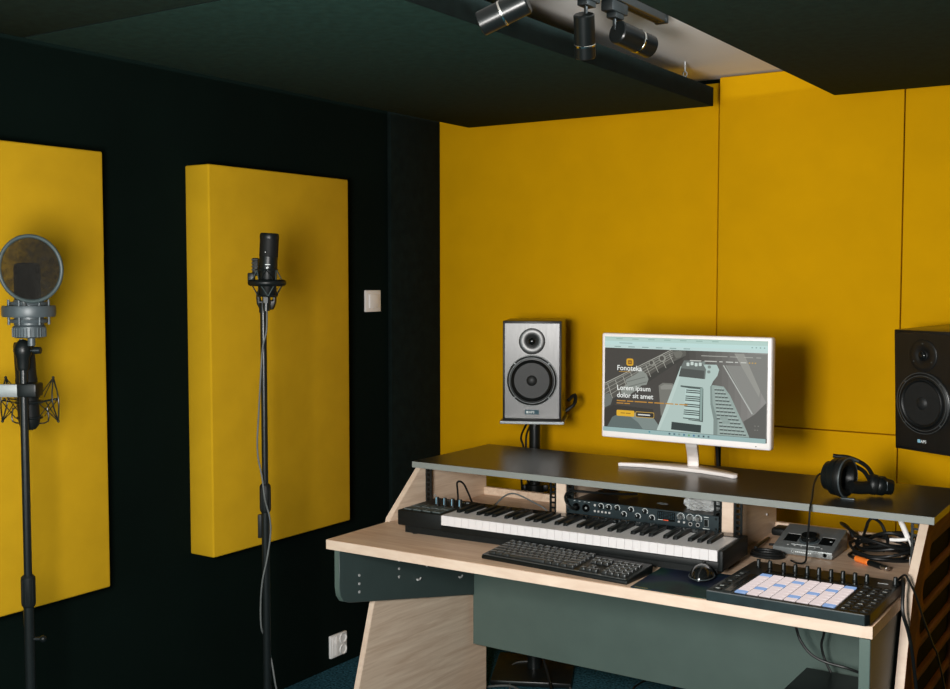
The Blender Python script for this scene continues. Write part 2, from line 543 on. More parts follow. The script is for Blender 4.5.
mb = MB(); mb.prism(PROF, 'x', -2.176, XA, bev=.001, seg=1)
sp = mb.build('side_panel', M['oak_side'], D)


def edge_strip(x0, x1):
    fr = PROF[:5]
    off = [(y - .0012, z) for y, z in fr]
    b_ = MB()
    b_.prism([(y + .0004, z) for y, z in fr] + off[::-1], 'x', x0, x1)
    return b_


edge_strip(-2.1755, XA - .0005).build('edge_band', M['oak_edge'], sp)
# right side panel with long rounded vent slots (blind cuts, each filled with a black inset)
mb = MB(); mb.prism(PROF, 'x', XB, -.583)
sp = mb.build('side_panel', M['oak_shaded'], D)


def stadium(y0, y1, zc, h, n_=10):
    p = []
    for k in range(n_ + 1):
        a = -PI / 2 + PI * k / n_
        p.append((y1 - h + h * math.cos(a), zc + h * math.sin(a)))
    for k in range(n_ + 1):
        a = PI / 2 + PI * k / n_
        p.append((y0 + h + h * math.cos(a), zc + h * math.sin(a)))
    return p


def front_y(z):
    for (ya, za), (yb, zb) in zip(PROF[:5], PROF[1:5]):
        if zb <= z <= za:
            return yb + (ya - yb) * (z - zb) / (za - zb)


cut = MB(); insets = []
for k in range(9):
    zc = .800 - .079 * k
    st = stadium(front_y(zc) + .115, 3.285, zc, .0305)
    cut.prism(st, 'x', -.600, -.57)
    insets.append(stadium(front_y(zc) + .1155, 3.2845, zc, .0300))
co = cut.build('cutter', M['slot_black'])
tmp = sp.copy(); tmp.parent = None; tmp.matrix_parent_inverse.identity(); tmp.location = D.location
COL.objects.link(tmp)
bo = tmp.modifiers.new('b', 'BOOLEAN'); bo.object = co; bo.operation = 'DIFFERENCE'; bo.solver = 'EXACT'
bpy.context.view_layer.update()
dg = bpy.context.evaluated_depsgraph_get()
nm = bpy.data.meshes.new_from_object(tmp.evaluated_get(dg))
nm.materials.clear(); nm.materials.append(M['oak_shaded'])
for p in nm.polygons:
    p.material_index = 0
sp.data = nm
bpy.data.objects.remove(tmp); bpy.data.objects.remove(co)
for st in insets:
    mb = MB(); mb.prism(st, 'x', -.5998, -.5925); mb.build('slot_inset', M['slot_black'], sp)
edge_strip(XB + .0005, -.5835).build('edge_band', M['oak_edge'], sp)
# raised shelf
mb = MB(); mb.prism([(-2.180, 2.938), (-.571, 2.957), (-.571, 3.40), (-2.180, 3.40)], 'z', .885, .905, bev=.001, seg=1)
sh = mb.build('top_shelf', M['shelf'], D)
mb = MB(); mb.prism([(-2.180, 2.9365), (-.571, 2.9555), (-.571, 2.9575), (-2.180, 2.9385)], 'z', .8855, .9045); mb.build('edge_band', M['shelf_edge'], sh)
# dividers
for x0, x1 in ((-1.660, -1.627), (-1.132, -1.099)):
    mb = MB(); mb.box(x0, x1, 2.972, 3.34, .735, .885)
    dv = mb.build('divider', M['oak_side'], D)
    mb = MB(); mb.box(x0 + .0005, x1 - .0005, 2.9705, 2.9725, .7355, .8845); mb.build('edge_band', M['oak_edge'], dv)
# rack rails: ladders with square holes
for x0, x1 in ((-2.153, -2.129), (-1.685, -1.661), (-1.626, -1.602), (-1.157, -1.133), (-1.098, -1.074), (-.630, -.606)):
    mb = MB()
    mb.box(x0, x0 + .0065, 2.974, 2.977, .736, .884); mb.box(x1 - .0065, x1, 2.974, 2.977, .736, .884)
    z = .736
    while z < .880:
        mb.box(x0 + .006, x1 - .006, 2.974, 2.977, z, min(z + .0055, .884)); z += .0159
    side = x0 if abs(x0 - round(x0, 3)) < 1 and x0 in (-2.153, -1.626, -1.098) else x1 - .003
    mb.box(side, side + .003, 2.976, 3.005, .736, .884)
    mb.build('rack_rail', M['metal_black'], D)
# under-desk brackets with bolts
BR = [(2.515, .706), (2.515, .588), (2.520, .563), (2.535, .544), (2.560, .534), (3.238, .398), (3.238, .706)]
for x0, x1, vis in ((-2.154, -2.135, 1), (-.637, -.612, 0)):
    mb = MB(); mb.prism(BR, 'x', x0, x1, bev=.0015, seg=1)
    br = mb.build('bracket', M['dark_board'], D)
    mb = MB(); mb.prism([(2.5145, .7055), (2.5145, .588), (2.5195, .563), (2.5345, .5435), (2.536, .5445), (2.5215, .5635), (2.5165, .588), (2.5165, .7055)], 'x', x0 + .001, x1 - .001)
    mb.build('edge_band', M['grey_board'], br)
    if vis:
        for y, z in ((2.606, .607), (2.606, .581), (2.606, .556), (2.804, .610), (2.804, .584), (2.804, .558), (2.955, .561)):
            mb = MB(); mb.cyl((x1 - .001, y, z), (x1 + .002, y, z), .0042, seg=12); mb.build('bolt_cap', M['lightgrey'], br)
        for y, z in ((2.90, .528), (3.142, .482)):
            mb = MB(); mb.cyl((x1 - .001, y, z), (x1 + .009, y, z), .003, seg=10); mb.tube([(x1 + .008, y - .008, z), (x1 + .009, y + .003, z), (x1 + .009, y + .009, z + .006)], .0025, 8)
            mb.build('cable_hook', M['lightgrey'], br)
mb = MB(); mb.box(-2.140, -.634, 3.238, 3.256, .222, .706, bev=.001, seg=1); mb.build('modesty_panel', M['grey_board'], D)
mb = MB()
for x, y, z in ((XA + .001, 3.03, .875), (XA + .001, 3.03, .78), (-1.0985, 3.25, .80), (-1.0985, 3.03, .86)):
    mb.cyl((x, y, z), (x + .003, y, z), .004, seg=10)
mb.build('bolt_cap', M['lightgrey'], D)

# ------------------------------------------------------------------ speakers and stands
def speaker(loc, rz, lab, grp, tilt=0):
    t = thing('loudspeaker', lab, 'speaker', loc, rz, grp)
    t.rotation_euler.x = tilt
    W, H, DP = .215, .366, .26
    y0 = -DP / 2
    mb = MB(); mb.box(-W / 2, W / 2, y0, DP / 2, 0, H, bev=.0025); mb.build('cabinet', M['ash'], t, world=False)
    mb = MB(); mb.box(-W / 2 + .007, W / 2 - .007, y0 - .003, y0 + .002, .009, H - .008, bev=.0012, seg=1)
    bf = mb.build('front_baffle', M['ash'], t, world=False)
    f = y0 - .003
    # woofer
    zc = .149
    mb = MB(); mb.lathe([(.093, 0), (.093, .003), (.0915, .0045), (.0765, .007), (.0752, .005), (.0752, 0)], (0, f, zc), (0, -1, 0), 56)
    wf = mb.build('woofer', M['trim_black'], t, world=False)
    mb = MB(); mb.torus((0, f - .0075, zc), (0, 1, 0), .083, .0010, 56, 6); mb.torus((0, .0 + f - .0066, zc), (0, 1, 0), .0915, .0010, 56, 6); mb.build('bright_ring', M['grey_metal'], wf, world=False)
    mb = MB(); mb.lathe([(.0760, .004), (.0742, .0105), (.0702, .0135), (.0662, .0115), (.0638, .0075)], (0, f, zc), (0, -1, 0), 56); mb.build('surround', M['rubber'], wf, world=False)
    mb = MB(); mb.lathe([(.0645, .0085), (.0575, .0072), (.046, .0050), (.032, .0020), (.023, .0006), (0, .0006)], (0, f, zc), (0, -1, 0), 56)
    mb.build('cone', M['cone'], wf, world=False)
    mb = MB(); mb.lathe([(.0245, .0006), (.0212, .0070), (.0155, .0120), (.008, .0150), (0, .0158)], (0, f, zc), (0, -1, 0), 36); mb.build('dust_cap', M['cone'], wf, world=False)
    for k in range(4):
        a = PI / 4 + k * PI / 2
        mb = MB(); mb.cyl((.0872 * math.cos(a), f - .0045, zc + .0872 * math.sin(a)), (.0872 * math.cos(a), .0 + f - .0066, zc + .0872 * math.sin(a)), .0026, seg=10)
        mb.build('screw', M['grey_metal'], wf, world=False)
    # tweeter
    zt = .292
    mb = MB(); mb.lathe([(0, 0), (.048, 0), (.048, .0022), (.0465, .003), (.022, .003), (.019, .0010), (0, .001)], (0, f, zt), (0, -1, 0), 48)
    tw = mb.build('tweeter', M['trim_black'], t, world=False)
    mb = MB(); mb.lathe([(.0165, .001), (.0165, .0022), (.0145, .004)], (0, f, zt), (0, -1, 0), 28); mb.build('dome_ring', M['rubber'], tw, world=False)
    mb = MB(); mb.lathe([(.0148, .002), (.013, .0065), (.009, .0095), (.0045, .011), (0, .0115)], (0, f, zt), (0, -1, 0), 28); mb.build('dome', M['black_gloss'], tw, world=False)
    for k in range(3):
        a = PI / 2 + k * 2 * PI / 3
        mb = MB(); mb.cyl((.036 * math.cos(a), f - .003, zt + .036 * math.sin(a)), (.036 * math.cos(a), f - .0042, zt + .036 * math.sin(a)), .0022, seg=10); mb.build('screw', M['grey_metal'], tw, world=False)
    # badge
    zb = .033
    T = Matrix.Translation((-.011, f - .0017, zb - .0042)) @ Matrix.Rotation(PI / 2, 4, 'X')
    if rz > 0:
        mb = MB(); mb.box(-.0255, .0255, f - .0012, f + .0005, zb - .0085, zb + .0085, bev=.0004, seg=1); bd = mb.build('badge', M['badge_grey'], t, world=False)
        mb = MB(); mb.text('APS', .0125, T, .0002, .0003); mb.box(-.0205, -.0125, f - .0019, f - .0012, zb - .0042, zb + .0042); mb.build('logo', M['white_print'], bd, world=False)
    else:
        mb = MB(); mb.box(-.0225, -.0125, f - .0012, f + .0005, zb - .005, zb + .005, bev=.0004, seg=1); bd = mb.build('badge', M['blue_print'], t, world=False)
        mb = MB(); mb.text('APS', .0125, T @ Matrix.Translation((0, 0, -.0004)), .0002, .0003); mb.build('logo', M['white_print'], bd, world=False)
    return t


ZS = .982
speaker((-2.131, 3.647, ZS), R(25.5), 'loudspeaker with greyish sheen on its front, standing left of the monitor', 'pair of loudspeakers')
speaker((-.656, 3.653, ZS + .005), R(-27), 'black loudspeaker right of the monitor, cut by the right edge', 'pair of loudspeakers', R(2.6))


def stand(loc, rz, lab, wide):
    t = thing('speaker_stand', lab, 'speaker stand', loc, rz)
    mb = MB(); mb.box(-wide, wide, -.135, .11, ZS - .012, ZS, bev=.0015, seg=1); mb.build('top_plate', M['grey_metal'], t, world=False)
    mb = MB(); mb.cyl((0, 0, .71), (0, 0, ZS - .012), .0215, seg=24); mb.build('pole', M['metal_black'], t, world=False)
    mb = MB(); mb.cyl((0, 0, .02), (0, 0, .70), .026, seg=24); mb.build('lower_tube', M['metal_black'], t, world=False)
    mb = MB(); mb.cyl((0, 0, .685), (0, 0, .728), .036, seg=24, ch=.003); mb.box(-.05, -.03, -.012, .012, .69, .722, bev=.003); mb.box(.03, .052, -.01, .01, .70, .725, bev=.003)
    mb.build('clamp_collar', M['black'], t, world=False)
    mb = MB(); mb.box(-.15, .15, -.16, .16, 0, .02, bev=.004); mb.build('base_plate', M['metal_black'], t, world=False)


stand((-2.131, 3.647, 0), R(25.5), 'black pole stand under the left loudspeaker, seen behind the shelf', .118)
t = thing('wall_bracket', 'black wall arm behind the right loudspeaker, almost hidden by it', 'bracket', (-.60, 3.93, 1.13))
mb = MB(); mb.box(-.65, -.55, 3.921, 3.9295, 1.08, 1.22, bev=.002); mb.build('wall_plate', M['metal_black'], t)
mb = MB(); mb.tube([(-.60, 3.922, 1.15), (-.60, 3.86, 1.15), (-.605, 3.785, 1.155)], .012, 12); mb.build('arm', M['metal_black'], t)
mb = MB(); mb.tube([(-2.135, 3.765, 1.01), (-2.165, 3.765, .99), (-2.172, 3.68, .965), (-2.163, 3.60, .91), (-2.145, 3.59, .86), (-2.150, 3.585, .72), (-2.22, 3.80, .3), (-2.26, 3.88, .0045)], .004, 8)
single('speaker_cable', mb, M['rubber'], 'outer black cable hanging under the left loudspeaker, left of its pole', 'cable', (-2.26, 3.88, 0), 'cables under the left loudspeaker')
mb = MB(); mb.tube([(-2.09, 3.775, 1.01), (-2.12, 3.775, .99), (-2.148, 3.69, .966), (-2.141, 3.61, .93), (-2.137, 3.592, .87), (-2.152, 3.63, .74), (-2.125, 3.75, .3), (-2.1, 3.85, .0045)], .004, 8)
single('speaker_cable', mb, M['rubber'], 'black cable hanging right against the pole under the left loudspeaker', 'cable', (-2.1, 3.85, 0), 'cables under the left loudspeaker')
mb = MB(); mb.tube([(-2.04, 3.74, 1.04), (-2.025, 3.765, 1.06), (-2.015, 3.745, 1.03), (-2.04, 3.72, 1.0)], .007, 8)
single('speaker_plug', mb, M['rubber'], 'black plug bend sticking out behind the lower right of the left loudspeaker', 'plug', (-2.04, 3.74, 1.0))

# ------------------------------------------------------------------ monitor
MX0, MX1, MZ0, MZ1, MY = -1.589, -1.050, 1.009, 1.3335, 3.130
t = thing('monitor', 'white framed monitor on the charcoal shelf showing a music web page', 'monitor', (-1.35, 3.33, .905))
mb = MB(); mb.box(MX0, MX1, MY, MY + .034, MZ0, MZ1, bev=.006, seg=3); mb.box(MX0 + .09, MX1 - .09, MY + .03, MY + .06, MZ0 + .05, MZ1 - .05, bev=.01)
fr = mb.build('frame', M['mon_white'], t)
mb = MB(); mb.box(MX1 - .045, MX1 - .041, MY - .0008, MY + .001, MZ0 + .008, MZ0 + .011); mb.build('power_button', M['grey_print'], fr)
mb = MB()
mb.prism([(3.312, .914), (3.314, .93), (3.296, .965), (3.235, 1.02), (3.19, 1.06), (3.162, 1.06), (3.162, 1.03), (3.20, .99), (3.270, .95), (3.288, .93), (3.286, .914)], 'x', -.019, .019, bev=.004)
for v in mb.bm.verts:
    v.co.x += -1.309 - (v.co.y - 3.17) * .34
mb.build('neck', M['mon_white'], t)
pts = [(-1.574, 3.218), (-1.50, 3.240), (-1.40, 3.244), (-1.30, 3.236), (-1.22, 3.215), (-1.186, 3.200), (-1.178, 3.214), (-1.182, 3.234), (-1.23, 3.268), (-1.292, 3.302), (-1.35, 3.320), (-1.40, 3.318), (-1.467, 3.295), (-1.53, 3.262), (-1.574, 3.232)]
mb = MB(); mb.prism(pts, 'z', .905, .917, bev=.003); mb.build('base', M['mon_white'], t)

# screen picture: flat shapes in display coordinates u (right), v (down)
SX0, SX1, SZ0, SZ1 = MX0 + .011, MX1 - .011, MZ0 + .0215, MZ1 - .0105
SCM = []
SCI = {}


def scol(c):
    if c not in SCI:
        SCI[c] = len(SCM)
        SCM.append(emit('screen_light_' + c, c, .95))
    return SCI[c]


scr = MB()
LAY = [0]


def sp3(u, v):
    u = u * 3.6 / (3.334 + .266 * u)   # the u values were read off the slanted view
    return (SX0 + u * (SX1 - SX0), MY - .0006 - LAY[0] * .000035, SZ1 - v * (SZ1 - SZ0))


def sq(c, u0, v0, u1, v1):
    LAY[0] += 1
    scr.mi = scol(c)
    scr.poly([sp3(u0, v1), sp3(u1, v1), sp3(u1, v0), sp3(u0, v0)])


def spoly(c, pts):
    LAY[0] += 1
    scr.mi = scol(c)
    area = sum(a[0] * b_[1] - b_[0] * a[1] for a, b_ in zip(pts, pts[1:] + pts[:1]))
    if area > 0:
        pts = pts[::-1]
    scr.poly([sp3(*p) for p in pts])


def sline(c, a, b_, w):
    asp = (SX1 - SX0) / (SZ1 - SZ0)
    d = Vector(((b_[0] - a[0]) * asp, b_[1] - a[1])).normalized()
    nx, ny = -d.y * w / 2 / asp, d.x * w / 2
    spoly(c, [(a[0] + nx, a[1] + ny), (b_[0] + nx, b_[1] + ny), (b_[0] - nx, b_[1] - ny), (a[0] - nx, a[1] - ny)])


def stext(c, txt, u, v, size, bold=0.0):
    LAY[0] += 1
    scr.mi = scol(c)
    p = sp3(u, v)
    scr.text(txt, size, Matrix.Translation(p) @ Matrix.Rotation(PI / 2, 4, 'X'), 0, bold)


def sround(c, u0, v0, u1, v1, r_):
    asp = (SX1 - SX0) / (SZ1 - SZ0)
    pts = []
    for cu, cv, a0 in ((u1 - r_ / asp, v1 - r_, 0), (u0 + r_ / asp, v1 - r_, 90), (u0 + r_ / asp, v0 + r_, 180), (u1 - r_ / asp, v0 + r_, 270)):
        for k in range(5):
            a = R(a0 + k * 22.5)
            pts.append((cu + r_ / asp * math.cos(a), cv + r_ * math.sin(a)))
    spoly(c, pts)


sq('45423e', 0, 0, 1, 1)
# soft change of the page picture from dark on the left to mid grey on the right
for k in range(14):
    g = int(62 + k * 6.0)
    sq('%02x%02x%02x' % (g + 2, g, g - 4), .44 + k * .04, .118, 1, .955)
# browser bars
sq('b4d0c8', 0, 0, 1, .045); sq('bedcd8', 0, .045, 1, .085); sq('c0d8d4', 0, .085, 1, .118)
sq('a9c6bc', 0, 0, 1, .010)
for k in range(7):
    sq('8fb0a6', .07 + k * .098, .016, .11 + k * .098, .024)
sq('8ea8a4', .09, .060, .17, .068)
for k in range(6):
    sq('7d9a96', .06 + k * .085, .098, .10 + k * .085, .106); 
for k in range(4):
    sq('7d9a96', .90 + k * .025, .062, .908 + k * .025, .072)
# guitar neck
spoly('5b5a54', [(0, .62), (0, .50), (.43, .12), (.50, .12), (.50, .17)])
spoly('3b3a36', [(0, .62), (.50, .17), (.47, .22), (0, .80)])
spoly('55534d', [(0, .60), (.42, .165), (.44, .20), (0, .72)])
for k in range(4):
    sline('9a9a90', (0, .52 + k * .045), (.42, .125 + k * .022), .005)
sline('a8a89e', (0, .50), (.41, .118), .008)
for k in range(9):
    u = .02 + k * .047
    sline('a8a89e', (u, .52 - u * .92), (u + .03, .52 - u * .92 + .15 - k * .006), .006)
for u, v, s_ in ((.355, .21, .022), (.29, .26, .018)):
    sround('8f8f86', u - s_, v - s_ * 1.6, u + s_, v + s_ * 1.6, s_ * 1.5); sround('504e48', u - s_ * .7, v - s_ * 1.2, u + s_ * .5, v + s_ * 1.0, s_)
# headstock, hand and leg
spoly('6e6e66', [(.42, .14), (.47, .12), (.48, .15), (.47, .19), (.44, .20)])
spoly('8a8f88', [(.18, .40), (.23, .34), (.26, .38), (.272, .43), (.26, .49), (.23, .50), (.20, .55), (.16, .60), (.11, .62), (.10, .55), (.14, .50), (.13, .45)])
for a, b_ in (((.14, .47), (.25, .41)), ((.15, .52), (.26, .46)), ((.16, .56), (.23, .52))):
    sline('6b6f69', a, b_, .008)
spoly('6c716d', [(0, .62), (.03, .60), (.05, .66), (.04, .72), (0, .76)])
spoly('35332f', [(0, .78), (.06, .72), (.30, .74), (.33, .955), (0, .955)])
spoly('7d8a86', [(.06, .84), (.12, .80), (.20, .79), (.26, .80), (.31, .84), (.335, .90), (.33, .955), (.10, .955)])
spoly('5f6c6a', [(.02, .955), (.05, .85), (.10, .81), (.16, .83), (.21, .89), (.24, .955)])
# mug / box behind
spoly('75756e', [(.335, .49), (.36, .46), (.42, .46), (.44, .50), (.44, .80), (.35, .80)]); spoly('8a8a83', [(.345, .50), (.37, .475), (.42, .475), (.43, .52), (.35, .53)])
# white synthesizer
spoly('b1c5bf', [(.47, .28), (.53, .255), (.69, .25), (.705, .30), (.695, .36), (.668, .42), (.655, .47), (.672, .60), (.70, .80), (.70, .955), (.325, .955), (.38, .70)])
spoly('bccec8', [(.47, .30), (.48, .33), (.40, .72), (.34, .955), (.325, .955), (.38, .70)])
spoly('6a716d', [(.475, .27), (.49, .22), (.56, .215), (.60, .23), (.625, .30), (.62, .40), (.46, .385)])
spoly('4c504d', [(.47, .30), (.615, .315), (.612, .40), (.458, .385)])
for u, v in ((.505, .24), (.53, .23), (.555, .24), (.58, .235)):
    sround('c9d6d0', u, v, u + .018, v + .035, .008)
for u, v in ((.635, .26), (.632, .31), (.60, .22)):
    sround('7d8883', u, v, u + .02, v + .03, .012)
spoly('4f5c58', [(.47, .475), (.605, .485), (.61, .50), (.61, .835), (.52, .825), (.52, .50), (.47, .49)])
spoly('b9d0ca', [(.50, .50), (.59, .505), (.585, .82), (.49, .815)])
for k in range(15):
    if k % 7 in (2, 6):
        continue
    v = .515 + k * .0205
    spoly('313a38', [(.505 - k * .0012, v), (.592, v + .004), (.592, v + .014), (.505 - k * .0012, v + .010)])
spoly('8ba29c', [(.592, .49), (.607, .49), (.603, .825), (.590, .82)])
spoly('333e3d', [(.418, .855), (.60, .868), (.597, .945), (.415, .935)])
# computer keyboard and laptop
spoly('95a6a0', [(.652, .47), (.668, .455), (.735, .465), (.775, .55), (.85, .80), (.90, .955), (.68, .955), (.68, .80), (.655, .65)])
spoly('7e8d88', [(.652, .47), (.662, .46), (.668, .64), (.70, .80), (.70, .955), (.675, .955), (.675, .80), (.655, .65)])
for j in range(13):
    v0 = .478 + j * .036
    ul = .678 + j * .0022 + (.012 if j > 8 else 0)
    ur = .738 + j * .0118
    nk = 4 + j // 4
    for i in range(nk):
        a = ul + (ur - ul) * (i + .06) / nk; b_ = ul + (ur - ul) * (i + .94) / nk
        if j in (8, 9) and i in (1, 2):
            sq('8c9c96', a, v0, b_, v0 + .030)
        else:
            sq('4a524f', a, v0 + .014, b_, v0 + .029); sq('a5b5af', a, v0 + .002, b_ - .002, v0 + .016)
spoly('868681', [(.75, .25), (.90, .25), (.965, .55), (.93, .72)])
spoly('94948d', [(.80, .13), (.93, .13), (.97, .40), (.955, .55)])
spoly('7c7c77', [(.86, .13), (1, .13), (1, .60), (.965, .50)])
sline('b5b9b3', (.735, .25), (.915, .72), .012); sline('8c8f89', (.75, .25), (.93, .74), .010)
spoly('5a5955', [(.86, .80), (.93, .72), (1, .60), (1, .955), (.90, .955)])
for u, v in ((.93, .83), (.95, .83), (.93, .87), (.945, .87)):
    sq('8c8c84', u, v, u + .006, v + .008)
# page navigation
for u, w in ((.53, .07), (.62, .075), (.71, .02), (.75, .045), (.805, .02), (.84, .035)):
    sq('c9cbc4', u, .212, u + w, .221)
for k in range(3):
    sq('c9a34a', .89 + k * .018, .212, .899 + k * .018, .222)
for u, w in ((.60, .16), (.775, .05), (.86, .055), (.935, .03)):
    sq('a9aaa2', u, .160, u + w, .167)
# logo and words
sround('d7a325', .141, .222, .184, .298, .020); sround('8a5f22', .150, .240, .175, .282, .010); sq('d7a325', .155, .258, .170, .264)
stext('f2f5f0', 'Fonoteka', .083, .348, .0220, .0002)
sq('c99a3a', .095, .360, .165, .3645)
stext('f2f5f0', 'Lorem ipsum', .083, .555, .0212, .0002)
stext('f2f5f0', 'dolor sit amet', .083, .634, .0212, .0002)
u = .083
for w in (.055, .04, .075, .03, .06, .05, .02, .05):
    sq('c08a35', u, .664, u + w, .675); u += w + .008
sq('c08a35', .083, .690, .125, .700); sq('c08a35', .130, .690, .165, .700)
sround('e2b02c', .083, .768, .193, .830, .012)
sq('9c741c', .108, .793, .135, .803); sq('9c741c', .14, .793, .17, .803)
sround('c9a24a', .200, .772, .315, .832, .012); sround('2f2d2a', .203, .778, .312, .826, .010); sq('e6e8e2', .215, .797, .29, .808)
# task bar
sq('98b5b4', 0, .955, 1, 1)
sround('4d8f9c', .282, .966, .292, .984, .004)
for k in range(9):
    sq(('3f5a66', '54707a', '7a8f8a', '3d6f86', '69a06a', '3f6f9a', '49606a', '3c4a50', '586a70')[k], .405 + k * .03, .968, .416 + k * .03, .986)
scr.build('screen', SCM, fr)
mb = MB(); mb.tube([(-1.312, 3.20, 1.06), (-1.314, 3.28, 1.03), (-1.317, 3.385, .99), (-1.318, 3.415, .92), (-1.318, 3.425, .80), (-1.32, 3.45, .3), (-1.34, 3.5, .0055)], .005, 8)
single('monitor_cable', mb, M['rubber'], 'black cable dropping behind the shelf below the monitor', 'cable', (-1.34, 3.5, 0))

# ------------------------------------------------------------------ MIDI keyboard
t = thing('piano_keyboard', 'long black piano keyboard controller with white keys lying on the worktop under the shelf', 'keyboard', (-2.042, 2.670, .735), R(2.53))
KL, KD = 1.0125, .212
mb = MB()
mb.box(0, .157, .006, KD + .012, .025, .0715, bev=.004); mb.box(.155, KL - .012, .006, KD, .022, .040, bev=.002); mb.box(.02, KL - .02, .018, KD - .01, .003, .027)
mb.box(KL - .013, KL, 0, KD, .018, .071, bev=.003); mb.box(.155, KL - .012, .168, KD, .036, .071, bev=.003)
bd = mb.build('body', M['black_soft'], t, world=False)
mb = MB(); mb.box(.1565, .159, .003, .166, .043, .0712); mb.build('cheek_trim', M['grey_metal'], bd, world=False)
mb = MB(); mb.box(.16, KL - .03, .174, .214, .0708, .0716); mb.build('control_strip', M['black_gloss'], bd, world=False)
for x, y in ((.05, .03), (.05, .19), (KL - .06, .03), (KL - .06, .19)):
    mb = MB(); mb.cyl((x, y, 0), (x, y, .020), .010, seg=14); mb.build('foot', M['rubber'], t, world=False)
K0, K1, NW = .1595, .9975, 36
kw = (K1 - K0) / NW
for i in range(NW):
    x = K0 + i * kw
    mb = MB(); mb.prism([(.002, .0425), (.002, .0695), (.0035, .071), (.166, .071), (.166, .058), (.012, .058), (.010, .0425)], 'x', x + .0003, x + kw - .0003)
    mb.build('white_key', M['white_key'], t, world=False)
for i in range(NW - 1):
    if i % 7 in (0, 1, 3, 4, 5):
        x = K0 + (i + 1) * kw + {0: -.002, 1: .002, 3: -.003, 4: 0, 5: .003}[i % 7]
        mb = MB(); mb.prism([(.060, .070), (.064, .080), (.166, .082), (.166, .066), (.060, .066)], 'x', x - .0062, x + .0062, bev=.0016)
        mb.build('black_key', M['black'], t, world=False)
for r_ in range(2):
    for c_ in range(4):
        x = .014 + c_ * .034; y = .018 + r_ * .045
        mb = MB(); mb.box(x, x + .028, y, y + .040, .0705, .0745, bev=.0015); pd = mb.build('drum_pad', M['pad_rubber'], t, world=False)
        mb = MB(); mb.box(x + .001, x + .027, y + .001, y + .0025, .0743, .0748); mb.box(x + .001, x + .0025, y + .001, y + .039, .0743, .0748); mb.build('pad_rim', M['grey_print'], pd, world=False)
for x in (.066, .094, .122, .149):
    mb = MB(); mb.lathe([(.0085, 0), (.0085, .003), (.0062, .006), (.0058, .024), (.005, .0255), (0, .0255)], (x, .126, .0705), (0, 0, 1), 18)
    kb = mb.build('knob', M['black'], t, world=False)
    mb = MB(); mb.box(x - .0008, x + .0008, (.126) - .0072, (.126) - .0045, .075, .096); mb.build('pointer', M['blue_print'], kb, world=False)
for x, y in ((.13, .19), (.115, .19), (.06, .19)):
    mb = MB(); mb.box(x, x + .010, y, y + .007, .0705, .0735, bev=.001, seg=1); mb.build('button', M['grey_print'], t, world=False)
mb = MB(); mb.tube([(-1.995, 2.905, .785), (-1.995, 2.93, .79), (-1.992, 2.925, .83), (-1.984, 2.91, .857), (-1.975, 2.915, .862), (-1.970, 2.93, .85), (-1.968, 2.95, .82), (-1.97, 2.99, .77), (-1.99, 3.08, .7385), (-2.02, 3.2, .7385)], .0032, 8)
single('keyboard_cable', mb, M['rubber'], 'black cable loop rising behind the knobs of the piano keyboard', 'cable', (-1.98, 3.0, .735))
mb = MB(); mb.tube([(-1.895, 2.96, .738), (-1.872, 2.955, .785), (-1.845, 2.95, .815), (-1.819, 2.95, .832), (-1.797, 2.952, .836), (-1.770, 2.955, .829), (-1.72, 2.955, .812), (-1.685, 2.958, .795), (-1.66, 2.955, .765), (-1.655, 2.945, .7385)], .0026, 8)
single('keyboard_cable', mb, M['grey_cable'], 'thin grey cable arching behind the left piano keys in front of the first divider', 'cable', (-1.78, 2.95, .735))

# ------------------------------------------------------------------ rack interface
t = thing('rack_interface', 'flat black rack audio interface with rows of knobs between the two shelf dividers', 'audio interface', (-1.38, 2.96, .785))
FZ0, FZ1 = .795, .8395
mb = MB(); mb.box(-1.600, -1.158, 2.966, 3.22, FZ0 + .001, FZ1 - .001, bev=.001, seg=1); ch = mb.build('chassis', M['rack_top'], t)
mb = MB(); mb.lathe([(.018, 0), (.018, .0004), (.0165, .0004), (.0165, 0)], (0, 0, 0), (0, 0, 1), 28)
mb.bm.transform(Matrix.Translation((-1.345, 3.05, FZ1 - .001)) @ Matrix.Diagonal((1, .55, 1, 1)))
for k in range(5):
    mb.box(-1.358 + k * .0055, -1.3545 + k * .0055, 3.048, 3.053, FZ1 - .0011, FZ1 - .0006)
mb.build('lid_logo', M['grey_print'], ch)
mb = MB(); mb.box(-1.621, -1.1375, 2.962, 2.9665, FZ0, FZ1, bev=.001, seg=1); fp = mb.build('faceplate', M['rack_front'], t)
f = 2.962
mb = MB()
for x in (-1.6135, -1.145):
    for z in (FZ0 + .008, FZ1 - .008):
        mb.cyl((x, f + .0005, z), (x, f - .001, z), .0035, seg=12)
mb.build('rack_screw', M['black'], fp)
zt, zb = .8285, .8085
for x in (-1.585, -1.553):
    mb = MB(); mb.lathe([(.0125, 0), (.0125, .002), (.010, .002), (.009, -.001), (0, -.001)], (x, f, .817), (0, -1, 0), 24); jk = mb.build('combo_jack', M['black_gloss'], t)
    mb = MB(); mb.cyl((x, f - .0003, .817), (x, f - .0008, .817), .0038, seg=14); mb.build('jack_hole', M['grey_print'], jk)
mb = MB()
for x in (-1.595, -1.578, -1.560, -1.546):
    mb.box(x, x + .006, f - .0003, f + .0005, .8345, .8355)
mb.build('print', M['white_print'], fp)


